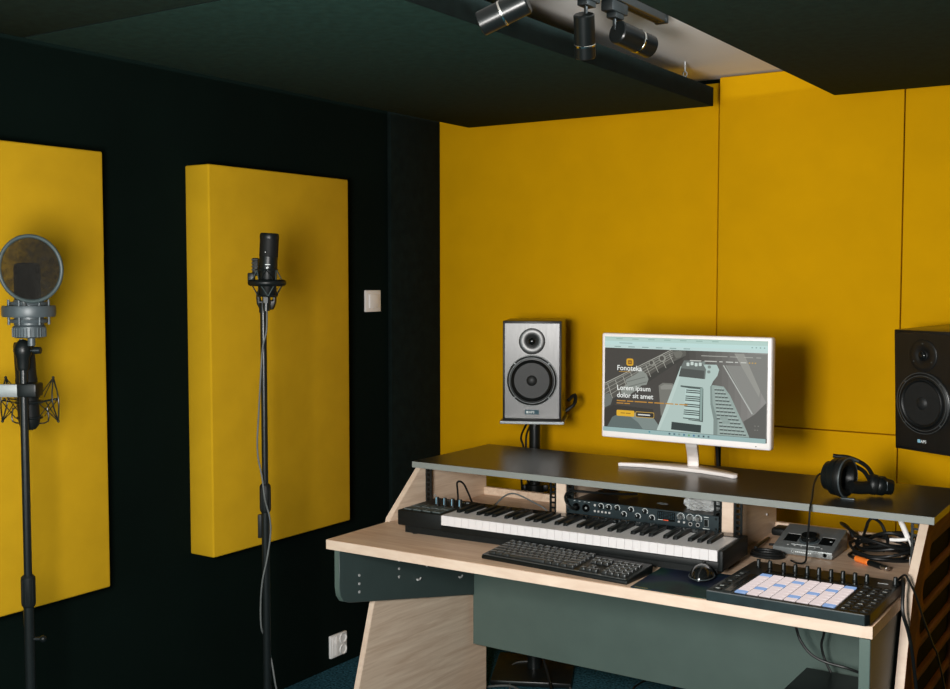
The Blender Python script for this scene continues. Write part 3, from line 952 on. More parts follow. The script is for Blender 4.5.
def rk(x, z, r_, cap, arc=1):
    mb = MB(); mb.lathe([(r_, 0), (r_ * .95, .008), (r_ * .85, .009), (0, .009)], (x, f, z), (0, -1, 0), 20); kb = mb.build('knob', cap, t)
    mb = MB()
    for k in range(11):
        a = R(-30 + k * 24)
        mb.box(x + math.cos(a) * r_ * 1.35 - .0011, x + math.cos(a) * r_ * 1.35 + .0011, f - .0004, f + .0003, z + math.sin(a) * r_ * 1.35 - .0011, z + math.sin(a) * r_ * 1.35 + .0011)
    mb.build('scale_ring', M['white_print'], kb)
    mb = MB(); mb.box(x - .0006, x + .0006, f - .0094, f - .0088, z, z + r_ * .8); mb.build('pointer', M['white_print'] if cap != M['steel'] else M['black'], kb)


for x in (-1.503, -1.478):
    rk(x, .8275, .0065, M['black'])
for k in range(6):
    rk(-1.450 + k * .0222, .8285 if k % 2 == 0 else .8125, .0062, M['black'])
for x in (-1.250, -1.222, -1.198):
    rk(x, .826, .0078, M['steel'])
for x in (-1.523, -1.511, -1.499, -1.487, -1.475, -1.256, -1.240):
    mb = MB(); mb.box(x - .0032, x + .0032, f - .002, f + .001, .8082, .8142, bev=.0008, seg=1); mb.build('button', M['lightgrey'], t)
mb = MB(); mb.cyl((-1.523, f + .001, .829), (-1.523, f - .0015, .829), .0035, seg=12); mb.build('button', M['lightgrey'], t)
mb = MB(); mb.box(-1.322, -1.268, f - .0006, f + .001, .8085, .8355); mt = mb.build('meter', M['black_gloss'], t)
mb = MB()
for i in range(8):
    for j in range(5):
        mb.box(-1.319 + i * .0064, -1.3165 + i * .0064, f - .0010, f - .0005, .8155 + j * .004, .8166 + j * .004)
mb.build('meter_segment', M['badge_grey'], mt)
mb = MB(); mb.box(-1.303, -1.288, f - .0012, f - .0004, .8095, .8118); mb.build('indicator_light', M['red_led'], mt)
mb = MB(); mb.box(-1.320, -1.305, f - .0011, f - .0004, .810, .8115); mb.build('print', M['white_print'], mt)
for x in (-1.221, -1.199):
    mb = MB(); mb.torus((x, f - .0005, .8085), (0, 1, 0), .0052, .0009, 20, 6); jk = mb.build('headphone_jack', M['lightgrey'], t)
    mb = MB(); mb.cyl((x, f + .0002, .8085), (x, f - .0006, .8085), .0045, seg=14); mb.build('jack_hole', M['black_gloss'], jk)
mb = MB(); mb.box(-1.181, -1.167, f - .0008, f + .001, .806, .828, bev=.001, seg=1); ps = mb.build('power_switch', M['grey_print'], t)
mb = MB(); mb.box(-1.1795, -1.1685, f - .0022, f - .0006, .8075, .8265, bev=.001, seg=1); mb.box(-1.1745, -1.1735, f - .003, f - .002, .813, .822); mb.build('rocker', M['black'], ps)
mb = MB(); mb.box(-1.181, -1.167, f - .0003, f + .0004, .8325, .834); mb.box(-1.184, -1.164, f - .0003, f + .0004, .8, .8015); mb.build('print', M['white_print'], fp)

# crumpled clear bag on the rack unit
tb = bmesh.new(); bmesh.ops.create_icosphere(tb, subdivisions=4, radius=1)
for v in tb.verts:
    n1 = math.sin(v.co.x * 7 + v.co.y * 5) * .12 + math.sin(v.co.y * 11 - v.co.z * 9) * .10 + random.uniform(-.11, .11)
    v.co *= 1 + n1
    v.co = Vector((v.co.x * .052, v.co.y * .034, max(v.co.z * .019, -.0135)))
mb = MB(); mb.add(tb, Matrix.Translation((-1.215, 3.03, FZ1 + .0135)))
for fce in mb.bm.faces:
    fce.smooth = False
single('plastic_bag', mb, M['film'], 'crumpled clear plastic bag lying on the rack interface beside the second divider', 'plastic bag', (-1.215, 3.03, FZ1))
mb = MB(); mb.tube([(-1.585, 2.948, .817), (-1.586, 2.938, .815), (-1.60, 2.930, .83), (-1.614, 2.945, .852), (-1.60, 2.968, .862), (-1.55, 3.00, .858), (-1.50, 3.06, .849), (-1.46, 3.12, .843)], .0035, 8)
mb.cyl((-1.585, 2.9605, .817), (-1.585, 2.945, .817), .0065, seg=14)
single('patch_cable', mb, M['rubber'], 'black cable plugged into the left end of the rack interface', 'cable', (-1.585, 2.95, .80))

# ------------------------------------------------------------------ computer keyboard
t = thing('computer_keyboard', 'black computer keyboard at the front edge of the worktop before the piano keys', 'keyboard', (-1.66, 2.552, .735), R(-3.3))
KW, KH = .452, .140
slope = math.atan2(.013, KH)
mb = MB(); mb.prism([(0, .0), (0, .008), (.004, .012), (.012, .0135), (KH - .004, .0255), (KH, .023), (KH, .0)], 'x', 0, KW, bev=.003)
mb.build('base', M['black'], t, world=False)
mb = MB(); mb.box(.004, KW - .004, .001, .010, .0125, .0135); mb.build('front_rim', M['grey_metal'], t, world=False)
rows = [([1] * 15, .0), ([1.5] + [1] * 12 + [1.5], 0), ([1.75] + [1] * 11 + [2.25], 0), ([2.25] + [1] * 10 + [2.75], 0), ([1.25, 1.25, 1.25, 6.25, 1.25, 1.25, 1.25, 1.25], 0)]
cnt = 0


def cap(x, y, w, d):
    z = .0135 + (y - .012) * .012 / (KH - .016)
    b_ = MB(); b_.box(x + .0008, x + w - .0008, y + .0008, y + d - .0008, z - .001, z + .0075, bev=.0018)
    me = b_.bm
    for v in me.verts:
        if v.co.z > z + .004:
            v.co.x += (x + w / 2 - v.co.x) * .16 * min(1, .018 / w); v.co.y += (y + d / 2 - v.co.y) * .14
    b_.mi = 1
    b_.box(x + .005, x + .0105, y + d * .48, y + d * .70, z + .0073, z + .0078)
    b_.build('key', [M['key_cap'], M['grey_print']], t, world=False)


u_ = .0183
for ri, (ws, o_) in enumerate(rows[::-1]):
    x = .012
    y = .014 + ri * .0192
    for w in ws:
        cap(x, y, w * u_, .0192); cnt += 1
        x += w * u_
for k in range(3):
    cap(.302 + k * u_, .014, u_, .0192)
cap(.302 + u_, .0332, u_, .0192)
for ri in (3, 4):
    for k in range(3):
        cap(.302 + k * u_, .014 + ri * .0192, u_, .0192)
for ri in range(5):
    for k in range(4):
        cap(.367 + k * u_, .014 + ri * .0192, u_, .0192)
for k in range(12):
    cap(.012 + k * .0232, .1135, .0215, .0175)

# ------------------------------------------------------------------ mouse pad and mouse
t = thing('mouse_pad', 'thin black cloth mouse pad with blue green shimmer between computer keyboard and pad controller', 'mouse pad', (-1.1, 2.63, .735))
mb = MB(); mb.prism([(-1.192, 2.512), (-.996, 2.520), (-.996, 2.755), (-1.206, 2.745)], 'z', .735, .738); mp = mb.build('mat', M['mousepad'], t)
mb = MB()
for k in range(6):
    mb.box(-1.183 + k * .006, -1.1785 + k * .006, 2.5165, 2.5205, .7379, .7384)
mb.build('woven_mark', M['olive_print'], mp)
t = thing('computer_mouse', 'black computer mouse with pale rim on the mouse pad', 'mouse', (-1.073, 2.682, .738), R(12))
tb = bmesh.new(); bmesh.ops.create_uvsphere(tb, u_segments=32, v_segments=16, radius=1)
for v in tb.verts:
    x, y, z = v.co
    sx = .031 * (1 - .12 * (y > 0) * y)
    v.co = Vector((x * sx, y * .050, (z * .033 if z > 0 else z * .004) + .004))
mb = MB(); mb.add(tb); mb.build('shell', M['black_gloss'], t, world=False)
mb = MB(); mb.tube([(.0318 * math.cos(a) * (1 - .10 * (math.sin(a) > 0) * math.sin(a)), .0505 * math.sin(a), .0075 + .012 * max(0, math.sin(a))) for a in [2 * PI * k / 24 for k in range(24)]], .0013, 8, 3, closed=True)
mb.build('rim', M['silver_grey'], t, world=False)
mb = MB(); mb.cyl((-.003, .020, .0335), (.003, .020, .0335), .006, seg=14); mb.build('scroll_wheel', M['rubber'], t, world=False)

# ------------------------------------------------------------------ pad controller
t = thing('pad_controller', 'black pad controller with a glowing eight by eight grid on the right of the worktop', 'pad controller', (-.80, 2.66, .735))
PX0, PX1, PY0, PY1, PZ = -.990, -.6135, 2.502, 2.835, .763
mb = MB()
mb.prism([(PX0, PY0), (PX1 - .008, PY0), (PX1, PY0 + .012), (PX1, PY1), (PX0, PY1)], 'z', .7375, PZ, bev=.002)
bd = mb.build('body', M['black'], t)
mb = MB(); mb.box(PX0 + .001, PX1 - .009, PY0 - .0008, PY0 + .0015, .739, PZ - .0012, bev=.0005, seg=1); mb.build('front_face', M['petrol'], bd)
mb = MB(); mb.box(PX0 + .002, PX1 - .010, PY0 - .0012, PY0 + .0018, PZ - .002, PZ + .0002); mb.build('edge_line', M['grey_metal'], bd)
mb = MB()
for x in (PX0 + .03, PX1 - .03):
    for y in (PY0 + .03, PY1 - .03):
        mb.cyl((x, y, .735), (x, y, .739), .010, seg=14)
mb.build('foot', M['rubber'], bd)
GX0, GX1, GY0, GY1 = -.927, -.692, 2.514, 2.712
pw, ph = (GX1 - GX0) / 8, (GY1 - GY0) / 8
mb = MB(); mb.box(GX0 - .003, GX1 + .003, GY0 - .003, GY1 + .003, PZ - .001, PZ + .0008); mb.build('pad_bed', M['black_gloss'], bd)
# rows are counted from the back, columns from the left; lit blue where the photograph shows blue
blue = {(0, 0), (1, 1 + 0) if False else (0, 0), (7, 0), (5, 1), (3, 2), (1, 3), (6, 4), (4, 5), (2, 6), (0, 7), (7, 7)}
for c_ in range(8):
    for r_ in range(8):
        x = GX0 + c_ * pw; y = GY1 - (r_ + 1) * ph
        mb = MB(); mb.box(x + .0016, x + pw - .0016, y + .0018, y + ph - .0018, PZ, PZ + .0035, bev=.0014)
        mb.build('pad', M['pad_blue'] if (r_, c_) in blue else M['pad_pink'], t)
for x in (-.957, -.927, -.892, -.862, -.832, -.803, -.773, -.744, -.715, -.687, -.623):
    y = 2.775 if x < -.65 else 2.787
    mb = MB(); mb.lathe([(.0068, 0), (.0065, .002), (.0052, .003), (.0050, .0205), (.0042, .022), (0, .022)], (x, y, PZ - .001), (0, 0, 1), 16)
    kb = mb.build('encoder', M['black'], t)
    mb = MB(); mb.box(x - .0014, x + .0014, y - .0058, y - .0045, PZ + .004, PZ + .019); mb.build('painted_glint', M['grey_metal'], kb)  # grey strip stands in for a highlight on the encoder front
mb = MB(); mb.box(GX0, GX1, 2.735, 2.758, PZ - .001, PZ + .0006); mb.build('display', M['black_gloss'], bd)
for i in range(8):
    mb = MB(); mb.box(GX0 + i * pw + .003, GX0 + (i + 1) * pw - .003, 2.7195, 2.7275, PZ - .001, PZ + .0018, bev=.0006, seg=1); mb.build('button', M['black_soft'], t)
for col in range(3):
    for r_ in range(9):
        x = -.683 + col * .0225; y = 2.52 + r_ * .026
        if x + .018 > PX1 - .004:
            continue
        mb = MB(); mb.box(x, x + .018, y, y + .014, PZ - .001, PZ + .0018, bev=.0006, seg=1); bt = mb.build('button', M['black_soft'], t)
        if (col * 5 + r_ * 3) % 4 != 1:
            mb = MB(); mb.box(x + .004, x + .010 + .004 * ((r_ + col) % 2), y + .005, y + .0085, PZ + .0017, PZ + .0021); mb.build('print', M['white_print'] if (r_ + col) % 3 == 0 else M['grey_print'], bt)
for r_ in range(8):
    y = 2.52 + r_ * .027
    mb = MB(); mb.box(-.980, -.961, y, y + .015, PZ - .001, PZ + .0018, bev=.0006, seg=1); bt = mb.build('button', M['black_soft'], t)
    if r_ in (0, 1, 3, 5, 6):
        mb = MB(); mb.box(-.975, -.966, y + .005, y + .010, PZ + .0017, PZ + .0021); mb.build('print', M['white_print'] if r_ < 2 else M['grey_print'], bt)
mb = MB(); mb.box(-.952, -.936, 2.52, 2.70, PZ - .001, PZ + .0008); mb.build('touch_strip', M['black_gloss'], bd)
mb = MB(); mb.box(-.664, -.640, 2.788, 2.791, PZ - .0005, PZ + .0004); mb.build('print', M['white_print'], bd)

# ------------------------------------------------------------------ desktop interface
t = thing('desktop_interface', 'grey metal desktop audio interface with large round knob under the right shelf bay', 'audio interface', (-.918, 3.14, .735))
AX0, AX1, AY0, AY1 = -1.003, -.838, 3.066, 3.216
mb = MB(); mb.prism([(AY0, .738), (AY0, .755), (AY0 + .002, .757), (AY1 - .002, .792), (AY1, .790), (AY1, .738)], 'x', AX0, AX1, bev=.0015)
bd = mb.build('body', M['case_grey'], t)
sl = (.792 - .757) / (AY1 - AY0)
def az(y): return .757 + (y - AY0) * sl
nz = Vector((0, -sl, 1)).normalized()
for x in (AX0 + .02, AX1 - .02):
    mb = MB(); mb.box(x - .008, x + .008, AY0 + .01, AY1 - .01, .735, .739); mb.build('foot', M['rubber'], bd)
mb = MB(); mb.lathe([(.0285, -.002), (.0285, .001), (.0255, .003), (.0245, .003)], (-.918, 3.125, az(3.125)), nz, 36); mb.build('knob_collar', M['silver_grey'], t)
mb = MB(); mb.lathe([(.0225, 0), (.0225, .014), (.021, .0165), (.018, .0168), (0, .0160)], (-.918, 3.125, az(3.125)), nz, 36); mb.build('knob', M['black_gloss'], t)
for x0, x1 in ((-.986, -.948), (-.888, -.851)):
    mb = MB(); mb.prism([(3.105, az(3.105) + .0005), (3.150, az(3.150) + .0005), (3.150, az(3.15) - .002), (3.105, az(3.105) - .002)], 'x', x0, x1); ds = mb.build('display', M['black_gloss'], t)
    mb = MB(); mb.prism([(3.151, az(3.151) + .0006), (3.153, az(3.153) + .0006), (3.153, az(3.153) - .001), (3.151, az(3.151) - .001)], 'x', x0, x1); mb.build('bright_line', M['lightgrey'], ds)
mb = MB(); mb.box(-.862, -.856, 3.128, 3.130, az(3.13), az(3.13) + .001); mb.build('print', M['white_print'], bd)
for k in range(6):
    mb = MB(); x = -.965 + k * .0188
    mb.ball((x, 3.082, az(3.082) + .0005), .0030, (1, 1, .5), 10); mb.build('button', M['lightgrey'], t)
mb = MB(); mb.prism([(3.0885, az(3.0885) + .0004), (3.0905, az(3.0905) + .0004), (3.0905, az(3.09) - .001), (3.0885, az(3.088) - .001)], 'x', -.958, -.878); mb.build('print_line', M['white_print'], bd)
mb = MB(); mb.lathe([(.0035, 0), (.0035, .0004), (.0026, .0004), (.0026, 0)], (-.947, AY0 - .0001, .7475), (0, -1, 0), 16)
for k in range(9):
    mb.box(-.940 + k * .0052, -.9365 + k * .0052, AY0 - .0005, AY0, .746, .749)
mb.build('print', M['white_print'], bd)
for x in (-.858,):
    mb = MB(); mb.lathe([(.0055, 0), (.0055, .0015), (.0035, .0015), (.003, -.001), (0, -.001)], (x, AY0, .7475), (0, -1, 0), 16); mb.build('front_jack', M['black_gloss'], t)

t.location.x -= .011; t.location.y -= .012

# ------------------------------------------------------------------ headphones on the shelf
t = thing('headphones', 'black over-ear headphones lying on the right end of the charcoal shelf', 'headphones', (-.80, 3.15, .905))


def cup(c, d, r, part):
    d = Vector(d).normalized(); c = Vector(c)
    mb = MB(); mb.lathe([(0, -.034), (r * .62, -.033), (r * .74, -.029), (r * .78, -.014), (r * .95, -.008), (r * .97, .006), (r * .9, .010)], c, d, 36)
    e = mb.build('ear_cup', M['black'], t)
    mb = MB(); mb.lathe([(r * .5, .007), (r * .86, .008), (r * 1.0, .012), (r * 1.03, .020), (r * .98, .029), (r * .84, .033), (r * .66, .030), (r * .56, .022), (r * .5, .007)], c, d, 36)
    mb.build('ear_cushion', M['rubber'], e)
    mb = MB(); mb.lathe([(0, -.0345), (r * .35, -.0345), (r * .4, -.0335)], c, d, 24); mb.build('shell_badge', M['grey_metal'], e)
    return e


C1 = Vector((-.850, 3.095, .9605)); C2 = Vector((-.752, 3.165, .9345))
dv = Vector((.96, -.22, .0)).normalized()
cup(C1, dv, .0535, 1)
cup(C2, (-.80, -.35, .12), .028, 2)


def arc3(c, a_, b_, r, s0, s1, n_=12):
    return [c + r * (math.cos(s0 + (s1 - s0) * k / n_) * a_ + math.sin(s0 + (s1 - s0) * k / n_) * b_) for k in range(n_ + 1)]


sd = dv.cross(Vector((0, 0, 1))).normalized(); upv = sd.cross(dv).normalized()
mb = MB(); mb.tube(arc3(C1 + dv * .030, upv, sd, .0525, R(-10), R(175), 14), .0026, 8, 3)
mb.tube(arc3(C1 + dv * .030, upv, -sd, .0525, R(-10), R(150), 14), .0022, 8, 3); mb.build('yoke', M['silver_grey'], t)
mb = MB(); mb.box(-.832, -.795, 3.062, 3.074, .905, .910, bev=.002); mb.build('yoke_end', M['silver_grey'], t)
mb = MB()
for dz, dx, dy in ((0, 0, 0), (-.016, -.010, .012)):
    mb.tube([(-.862 + dx, 3.115 + dy, 1.012), (-.836 + dx, 3.125 + dy, 1.012 + dz * .3), (-.810 + dx, 3.140 + dy, 1.002 + dz), (-.788 + dx, 3.156 + dy, .985 + dz), (-.776 + dx, 3.170 + dy, .960 + dz), (-.772 + dx, 3.172 + dy, .938)], .0058, 10)
mb.tube([(-.815, 3.10, .935), (-.79, 3.13, .930), (-.765, 3.155, .932)], .018, 14)
mb.build('headband', M['rubber'], t)
mb = MB(); mb.tube([(-.832, 3.105, 1.010), (-.818, 3.115, 1.010), (-.803, 3.128, 1.002)], .0034, 8); mb.build('slider', M['silver_grey'], t)
mb = MB(); mb.box(-.733, -.730, 3.150, 3.158, .925, .950, bev=.001); mb.build('cushion_tag', M['silver_grey'], t)
mb = MB(); mb.tube([(-.884, 3.075, .968), (-.893, 3.06, .965), (-.892, 3.02, .945), (-.880, 2.965, .918), (-.875, 2.932, .898), (-.875, 2.926, .86), (-.879, 2.930, .82), (-.884, 2.940, .78), (-.892, 2.953, .748), (-.915, 2.965, .7385), (-.94, 2.985, .7385)], .0026, 8)
mb.build('lead', M['rubber'], t)

# ------------------------------------------------------------------ cables and small things under the right bay
t = thing('cable_bundle', 'loose bundle of coiled black cable under the right end of the shelf', 'cable', (-.73, 3.16, .735))
mb = MB()
for k in range(7):
    a0 = random.uniform(0, 6); rx, ry = random.uniform(.062, .090), random.uniform(.055, .085); cx, cy = -.738 + random.uniform(-.012, .012), 3.165 + random.uniform(-.02, .02)
    rx = min(rx, abs(-.640 - cx)); z0 = .7395 + .0065 * k
    mb.tube([(cx + rx * math.cos(a), cy + ry * math.sin(a), z0 + .010 * (1 + math.sin(a * 2 + k)) * (k > 1)) for a in [a0 + 2 * PI * j / 10 for j in range(10)]], .0042, 8, 5, closed=True)
mb.build('coil', M['rubber'], t)
mb = MB(); mb.tube([(-.83, 3.19, .745), (-.80, 3.16, .775), (-.778, 3.12, .82), (-.765, 3.10, .848), (-.752, 3.10, .855), (-.735, 3.11, .84), (-.722, 3.11, .81), (-.72, 3.12, .785), (-.735, 3.14, .76)], .0042, 8)
mb.tube([(-.77, 3.13, .79), (-.74, 3.09, .815), (-.71, 3.08, .825), (-.68, 3.09, .822), (-.658, 3.12, .80), (-.655, 3.15, .77), (-.665, 3.18, .745)], .0042, 8)
mb.build('loose_loop', M['rubber'], t)
mb = MB(); mb.tube([(-.842, 3.24, .765), (-.86, 3.25, .79), (-.88, 3.25, .80), (-.85, 3.2, .80), (-.81, 3.16, .79), (-.78, 3.15, .775)], .0045, 8); mb.build('lead', M['rubber'], t)
t = thing('audio_plug', 'black cable plug with bright orange collar lying before the cable bundle', 'plug', (-.76, 3.07, .735))
mb = MB(); mb.cyl((-.792, 3.082, .744), (-.752, 3.055, .744), .0085, seg=18, ch=.001); mb.build('collar', M['orange'], t)
mb = MB(); mb.cyl((-.752, 3.055, .744), (-.712, 3.029, .744), .0080, seg=18, ch=.001); mb.build('barrel', M['black'], t)
mb = MB(); mb.cyl((-.714, 3.030, .744), (-.694, 3.017, .744), .0068, seg=18, ch=.001); mb.build('tip', M['steel'], t)
mb = MB(); mb.tube([(-.790, 3.081, .744), (-.806, 3.092, .744), (-.822, 3.12, .742), (-.825, 3.16, .740)], .0038, 8); mb.build('lead', M['rubber'], t)
t = thing('white_charger', 'white rounded plug leaning on the right rack rail under the shelf end', 'plug', (-.66, 3.1, .735))
mb = MB(); mb.tube([(-.679, 3.085, .858), (-.674, 3.088, .845), (-.666, 3.09, .826), (-.661, 3.09, .814)], .0072, 12); mb.ball((-.679, 3.085, .858), .0072)
mb.build('plug_body', M['white'], t)
mb = MB(); mb.tube([(-.661, 3.09, .815), (-.652, 3.092, .79), (-.648, 3.10, .765), (-.66, 3.14, .738), (-.70, 3.20, .7375)], .0025, 8); mb.tube([(-.66, 3.14, .738), (-.648, 3.06, .750), (-.640, 3.02, .78)], .0018, 8)
mb.build('lead', M['white'], t)
mb = MB(); mb.tube([(-.662, 3.088, .812), (-.685, 3.085, .808), (-.706, 3.085, .806)], .0048, 10); mb.build('connector', M['white'], t)
mb = MB()
for k in range(2):
    mb.tube([(-1.012 + (.045 - .004 * k) * math.cos(a), 3.005 + (.032 - .002 * k) * math.sin(a), .7395 + .0075 * k) for a in [2 * PI * j / 10 for j in range(10)]], .0042, 8, 5, closed=True)
mb.tube([(-1.052, 3.02, .752), (-1.06, 3.1, .75), (-1.075, 3.2, .741)], .0042, 8)
single('braided_cable', mb, M['rubber'], 'small flat coil of thick black cable left of the grey desktop interface', 'cable', (-1.0, 3.005, .735))
t = thing('power_adapter', 'small black adapter block under the shelf beside the second divider', 'adapter', (-1.07, 3.26, .735))
mb = MB(); mb.box(-1.090, -1.038, 3.265, 3.325, .735, .758, bev=.007, seg=3); mb.build('block', M['black_soft'], t)
mb = MB(); mb.tube([(-1.042, 3.28, .748), (-1.025, 3.24, .745), (-1.03, 3.15, .7395), (-1.05, 3.13, .7395)], .0035, 8); mb.build('lead', M['rubber'], t)

# cables over the right end of the worktop
mb = MB(); mb.tube([(-.640, 2.842, .752), (-.620, 2.83, .762), (-.605, 2.79, .781), (-.598, 2.758, .775), (-.592, 2.728, .72), (-.580, 2.745, .66), (-.5755, 2.79, .56), (-.574, 2.85, .40), (-.572, 2.90, .15), (-.56, 2.95, .0055)], .0045, 8)
single('hanging_cable', mb, M['rubber'], 'thick black cable hanging straight down over the front of the slotted right side', 'cable', (-.56, 2.95, 0), 'cables over the right end of the desk')
mb = MB(); mb.tube([(-.645, 2.850, .746), (-.622, 2.838, .772), (-.604, 2.80, .789), (-.593, 2.785, .782), (-.578, 2.80, .742), (-.574, 2.88, .66), (-.573, 2.99, .57), (-.573, 3.06, .515), (-.572, 3.2, .33), (-.56, 3.3, .0035)], .0027, 8)
single('hanging_cable', mb, M['rubber'], 'thin black cable slanting across the slotted right side of the desk', 'cable', (-.56, 3.3, 0), 'cables over the right end of the desk')
# under the desk
mb = MB(); mb.tube([(-.985, 3.06, .7005), (-.98, 3.08, .65), (-.958, 3.1, .52), (-.941, 3.1, .479), (-.912, 3.1, .45), (-.873, 3.105, .435), (-.82, 3.11, .428), (-.77, 3.13, .41), (-.75, 3.13, .3965)], .004, 8)
single('hanging_cable', mb, M['rubber'], 'black cable sagging from the worktop underside to the dark case below', 'cable', (-.985, 3.06, .70), 'cables under the worktop')
mb = MB(); mb.tube([(-.885, 3.14, .7025), (-.887, 3.15, .60), (-.894, 3.15, .506), (-.901, 3.15, .468), (-.892, 3.15, .43), (-.87, 3.14, .3965)], .0037, 8)
single('hanging_cable', mb, M['rubber'], 'short twisted black cable hanging in front of the slate panel', 'cable', (-.885, 3.14, .70), 'cables under the worktop')
t = thing('equipment_case', 'dark equipment case standing under the right end of the worktop', 'case', (-.80, 2.92, 0))
mb = MB(); mb.box(-.945, -.655, 2.70, 3.16, .012, .385, bev=.004); bd = mb.build('shell', M['dark_board'], t)
mb = MB(); mb.box(-.945, -.655, 2.70, 3.16, .383, .392, bev=.003); mb.build('lid', M['black'], bd)
mb = MB()
for x in (-.92, -.68):
    for y in (2.73, 3.13):
        mb.cyl((x, y, 0), (x, y, .014), .015, seg=14)
mb.build('foot', M['rubber'], bd)

# cables and a power strip on the carpet behind the slate panel
mb = MB(); mb.tube([(-2.06, 3.32, .0045), (-2.10, 3.42, .0045), (-2.20, 3.58, .012), (-2.21, 3.66, .02), (-2.14, 3.70, .015), (-2.06, 3.64, .0045), (-1.98, 3.60, .0045), (-1.92, 3.55, .0045), (-1.93, 3.47, .0045), (-2.02, 3.42, .0095), (-2.12, 3.45, .010), (-2.2, 3.40, .0045)], .0042, 8)
single('floor_cable', mb, M['grey_cable'], 'grey cable curled in loops on the carpet under the desk', 'cable', (-2.06, 3.5, 0))
mb = MB(); mb.tube([(-2.11, 3.66, .225), (-2.09, 3.62, .20), (-2.06, 3.58, .12), (-2.0, 3.53, .04), (-1.95, 3.47, .0055), (-1.86, 3.36, .0055)], .0055, 8)
mb.tube([(-2.24, 3.80, .15), (-2.17, 3.72, .19), (-2.11, 3.66, .225)], .0055, 8)
mb.tube([(-2.24, 3.80, .15), (-2.27, 3.86, .05), (-2.30, 3.9, .0055)], .0055, 8)
single('floor_cable', mb, M['rubber'], 'thick black cable slanting down behind the slate panel to the carpet', 'cable', (-1.95, 3.5, 0))
mb = MB(); mb.tube([(-1.72, 3.88, .0035), (-1.74, 3.72, .0035), (-1.70, 3.58, .0035), (-1.66, 3.40, .0035), (-1.70, 3.2, .0035)], .0035, 8)
mb.tube([(-1.62, 3.85, .0035), (-1.60, 3.70, .0035), (-1.55, 3.55, .0035), (-1.49, 3.38, .0035)], .0035, 8)
single('floor_cable', mb, M['rubber'], 'thin black cables lying across the blue carpet under the middle of the desk', 'cable', (-1.65, 3.6, 0))
mb = MB(); mb.tube([(-1.372, 3.30, .0035), (-1.392, 3.42, .0035), (-1.405, 3.53, .02), (-1.41, 3.60, .09), (-1.415, 3.66, .25), (-1.42, 3.72, .45)], .0035, 8)
mb.tube([(-1.42, 3.72, .45), (-1.42, 3.80, .58), (-1.42, 3.90, .45), (-1.42, 3.95, .0035)], .0035, 8)
single('floor_cable', mb, M['red_cable'], 'red orange cable showing just under the slate panel', 'cable', (-1.40, 3.6, 0))

# ------------------------------------------------------------------ microphones
RZ = R(33.36)


def pole_stand(loc, lab, top, clutch, r_up, r_lo, grp):
    t = thing('microphone_stand', lab, 'microphone stand', loc, RZ, grp)
    mb = MB(); mb.lathe([(.13, 0), (.13, .012), (.125, .018), (.03, .024), (.016, .05), (0, .05)], (0, 0, 0), (0, 0, 1), 40); mb.build('round_base', M['metal_black'], t, world=False)
    mb = MB(); mb.cyl((0, 0, .03), (0, 0, clutch[0] + .01), r_lo, seg=20); mb.build('lower_tube', M['metal_black'], t, world=False)
    mb = MB(); mb.cyl((0, 0, clutch[0]), (0, 0, top), r_up, seg=20); mb.build('upper_tube', M['metal_black'], t, world=False)
    mb = MB(); mb.lathe([(r_lo + .0005, clutch[0] - .006), (r_lo + .004, clutch[0]), (r_lo + .0042, clutch[1] - .006), (r_up + .002, clutch[1])], (0, 0, 0), (0, 0, 1), 24)
    for k in range(12):
        a = 2 * PI * k / 12
        mb.cyl(((r_lo + .0035) * math.cos(a), (r_lo + .0035) * math.sin(a), clutch[0] + .004), ((r_lo + .0035) * math.cos(a), (r_lo + .0035) * math.sin(a), clutch[1] - .010), .0012, seg=6)
    mb.build('clutch', M['black_soft'], t, world=False)
    return t


# near stand with pop filter (left)
S1 = (-2.2925, 1.587, 0)
t = pole_stand(S1, 'black microphone stand at the far left carrying the round pop filter', 1.305, (.742, .812), .0092, .0118, 'straight microphone stands')
mb = MB(); mb.cyl((.010, 0, .66), (.030, 0, .66), .0045, seg=12); mb.ball((.032, 0, .66), .008); mb.build('height_knob', M['black'], t, world=False)
mb = MB(); mb.lathe([(.0120, 1.290), (.0140, 1.297), (.0150, 1.318), (.0195, 1.328), (.0200, 1.340), (.0165, 1.352), (.009, 1.359), (.0045, 1.361)], (0, 0, 0), (0, 0, 1), 24)
mb.build('swivel', M['black'], t, world=False)
mb = MB(); mb.cyl((.012, 0, 1.336), (.026, 0, 1.336), .0045, seg=14); mb.cyl((.024, 0, 1.336), (.042, 0, 1.336), .0082, seg=18, ch=.0015); mb.cyl((-.020, 0, 1.336), (-.012, 0, 1.336), .006, seg=12); mb.build('swivel_knob', M['metal_black'], t, world=False)
mb = MB(); mb.box(-.13, -.006, -.016, -.004, 1.229, 1.259, bev=.002); mb.build('side_bracket', M['case_grey'], t, world=False)
mb = MB(); mb.box(-.010, .034, -.017, .030, 1.229, 1.260, bev=.003); mb.build('clamp', M['black'], t, world=False)
mb = MB(); mb.cyl((-.003, .001, 1.362), (-.003, .001, 1.345), .0050, seg=12); mb.build('mount_peg', M['silver_grey'], t, world=False)

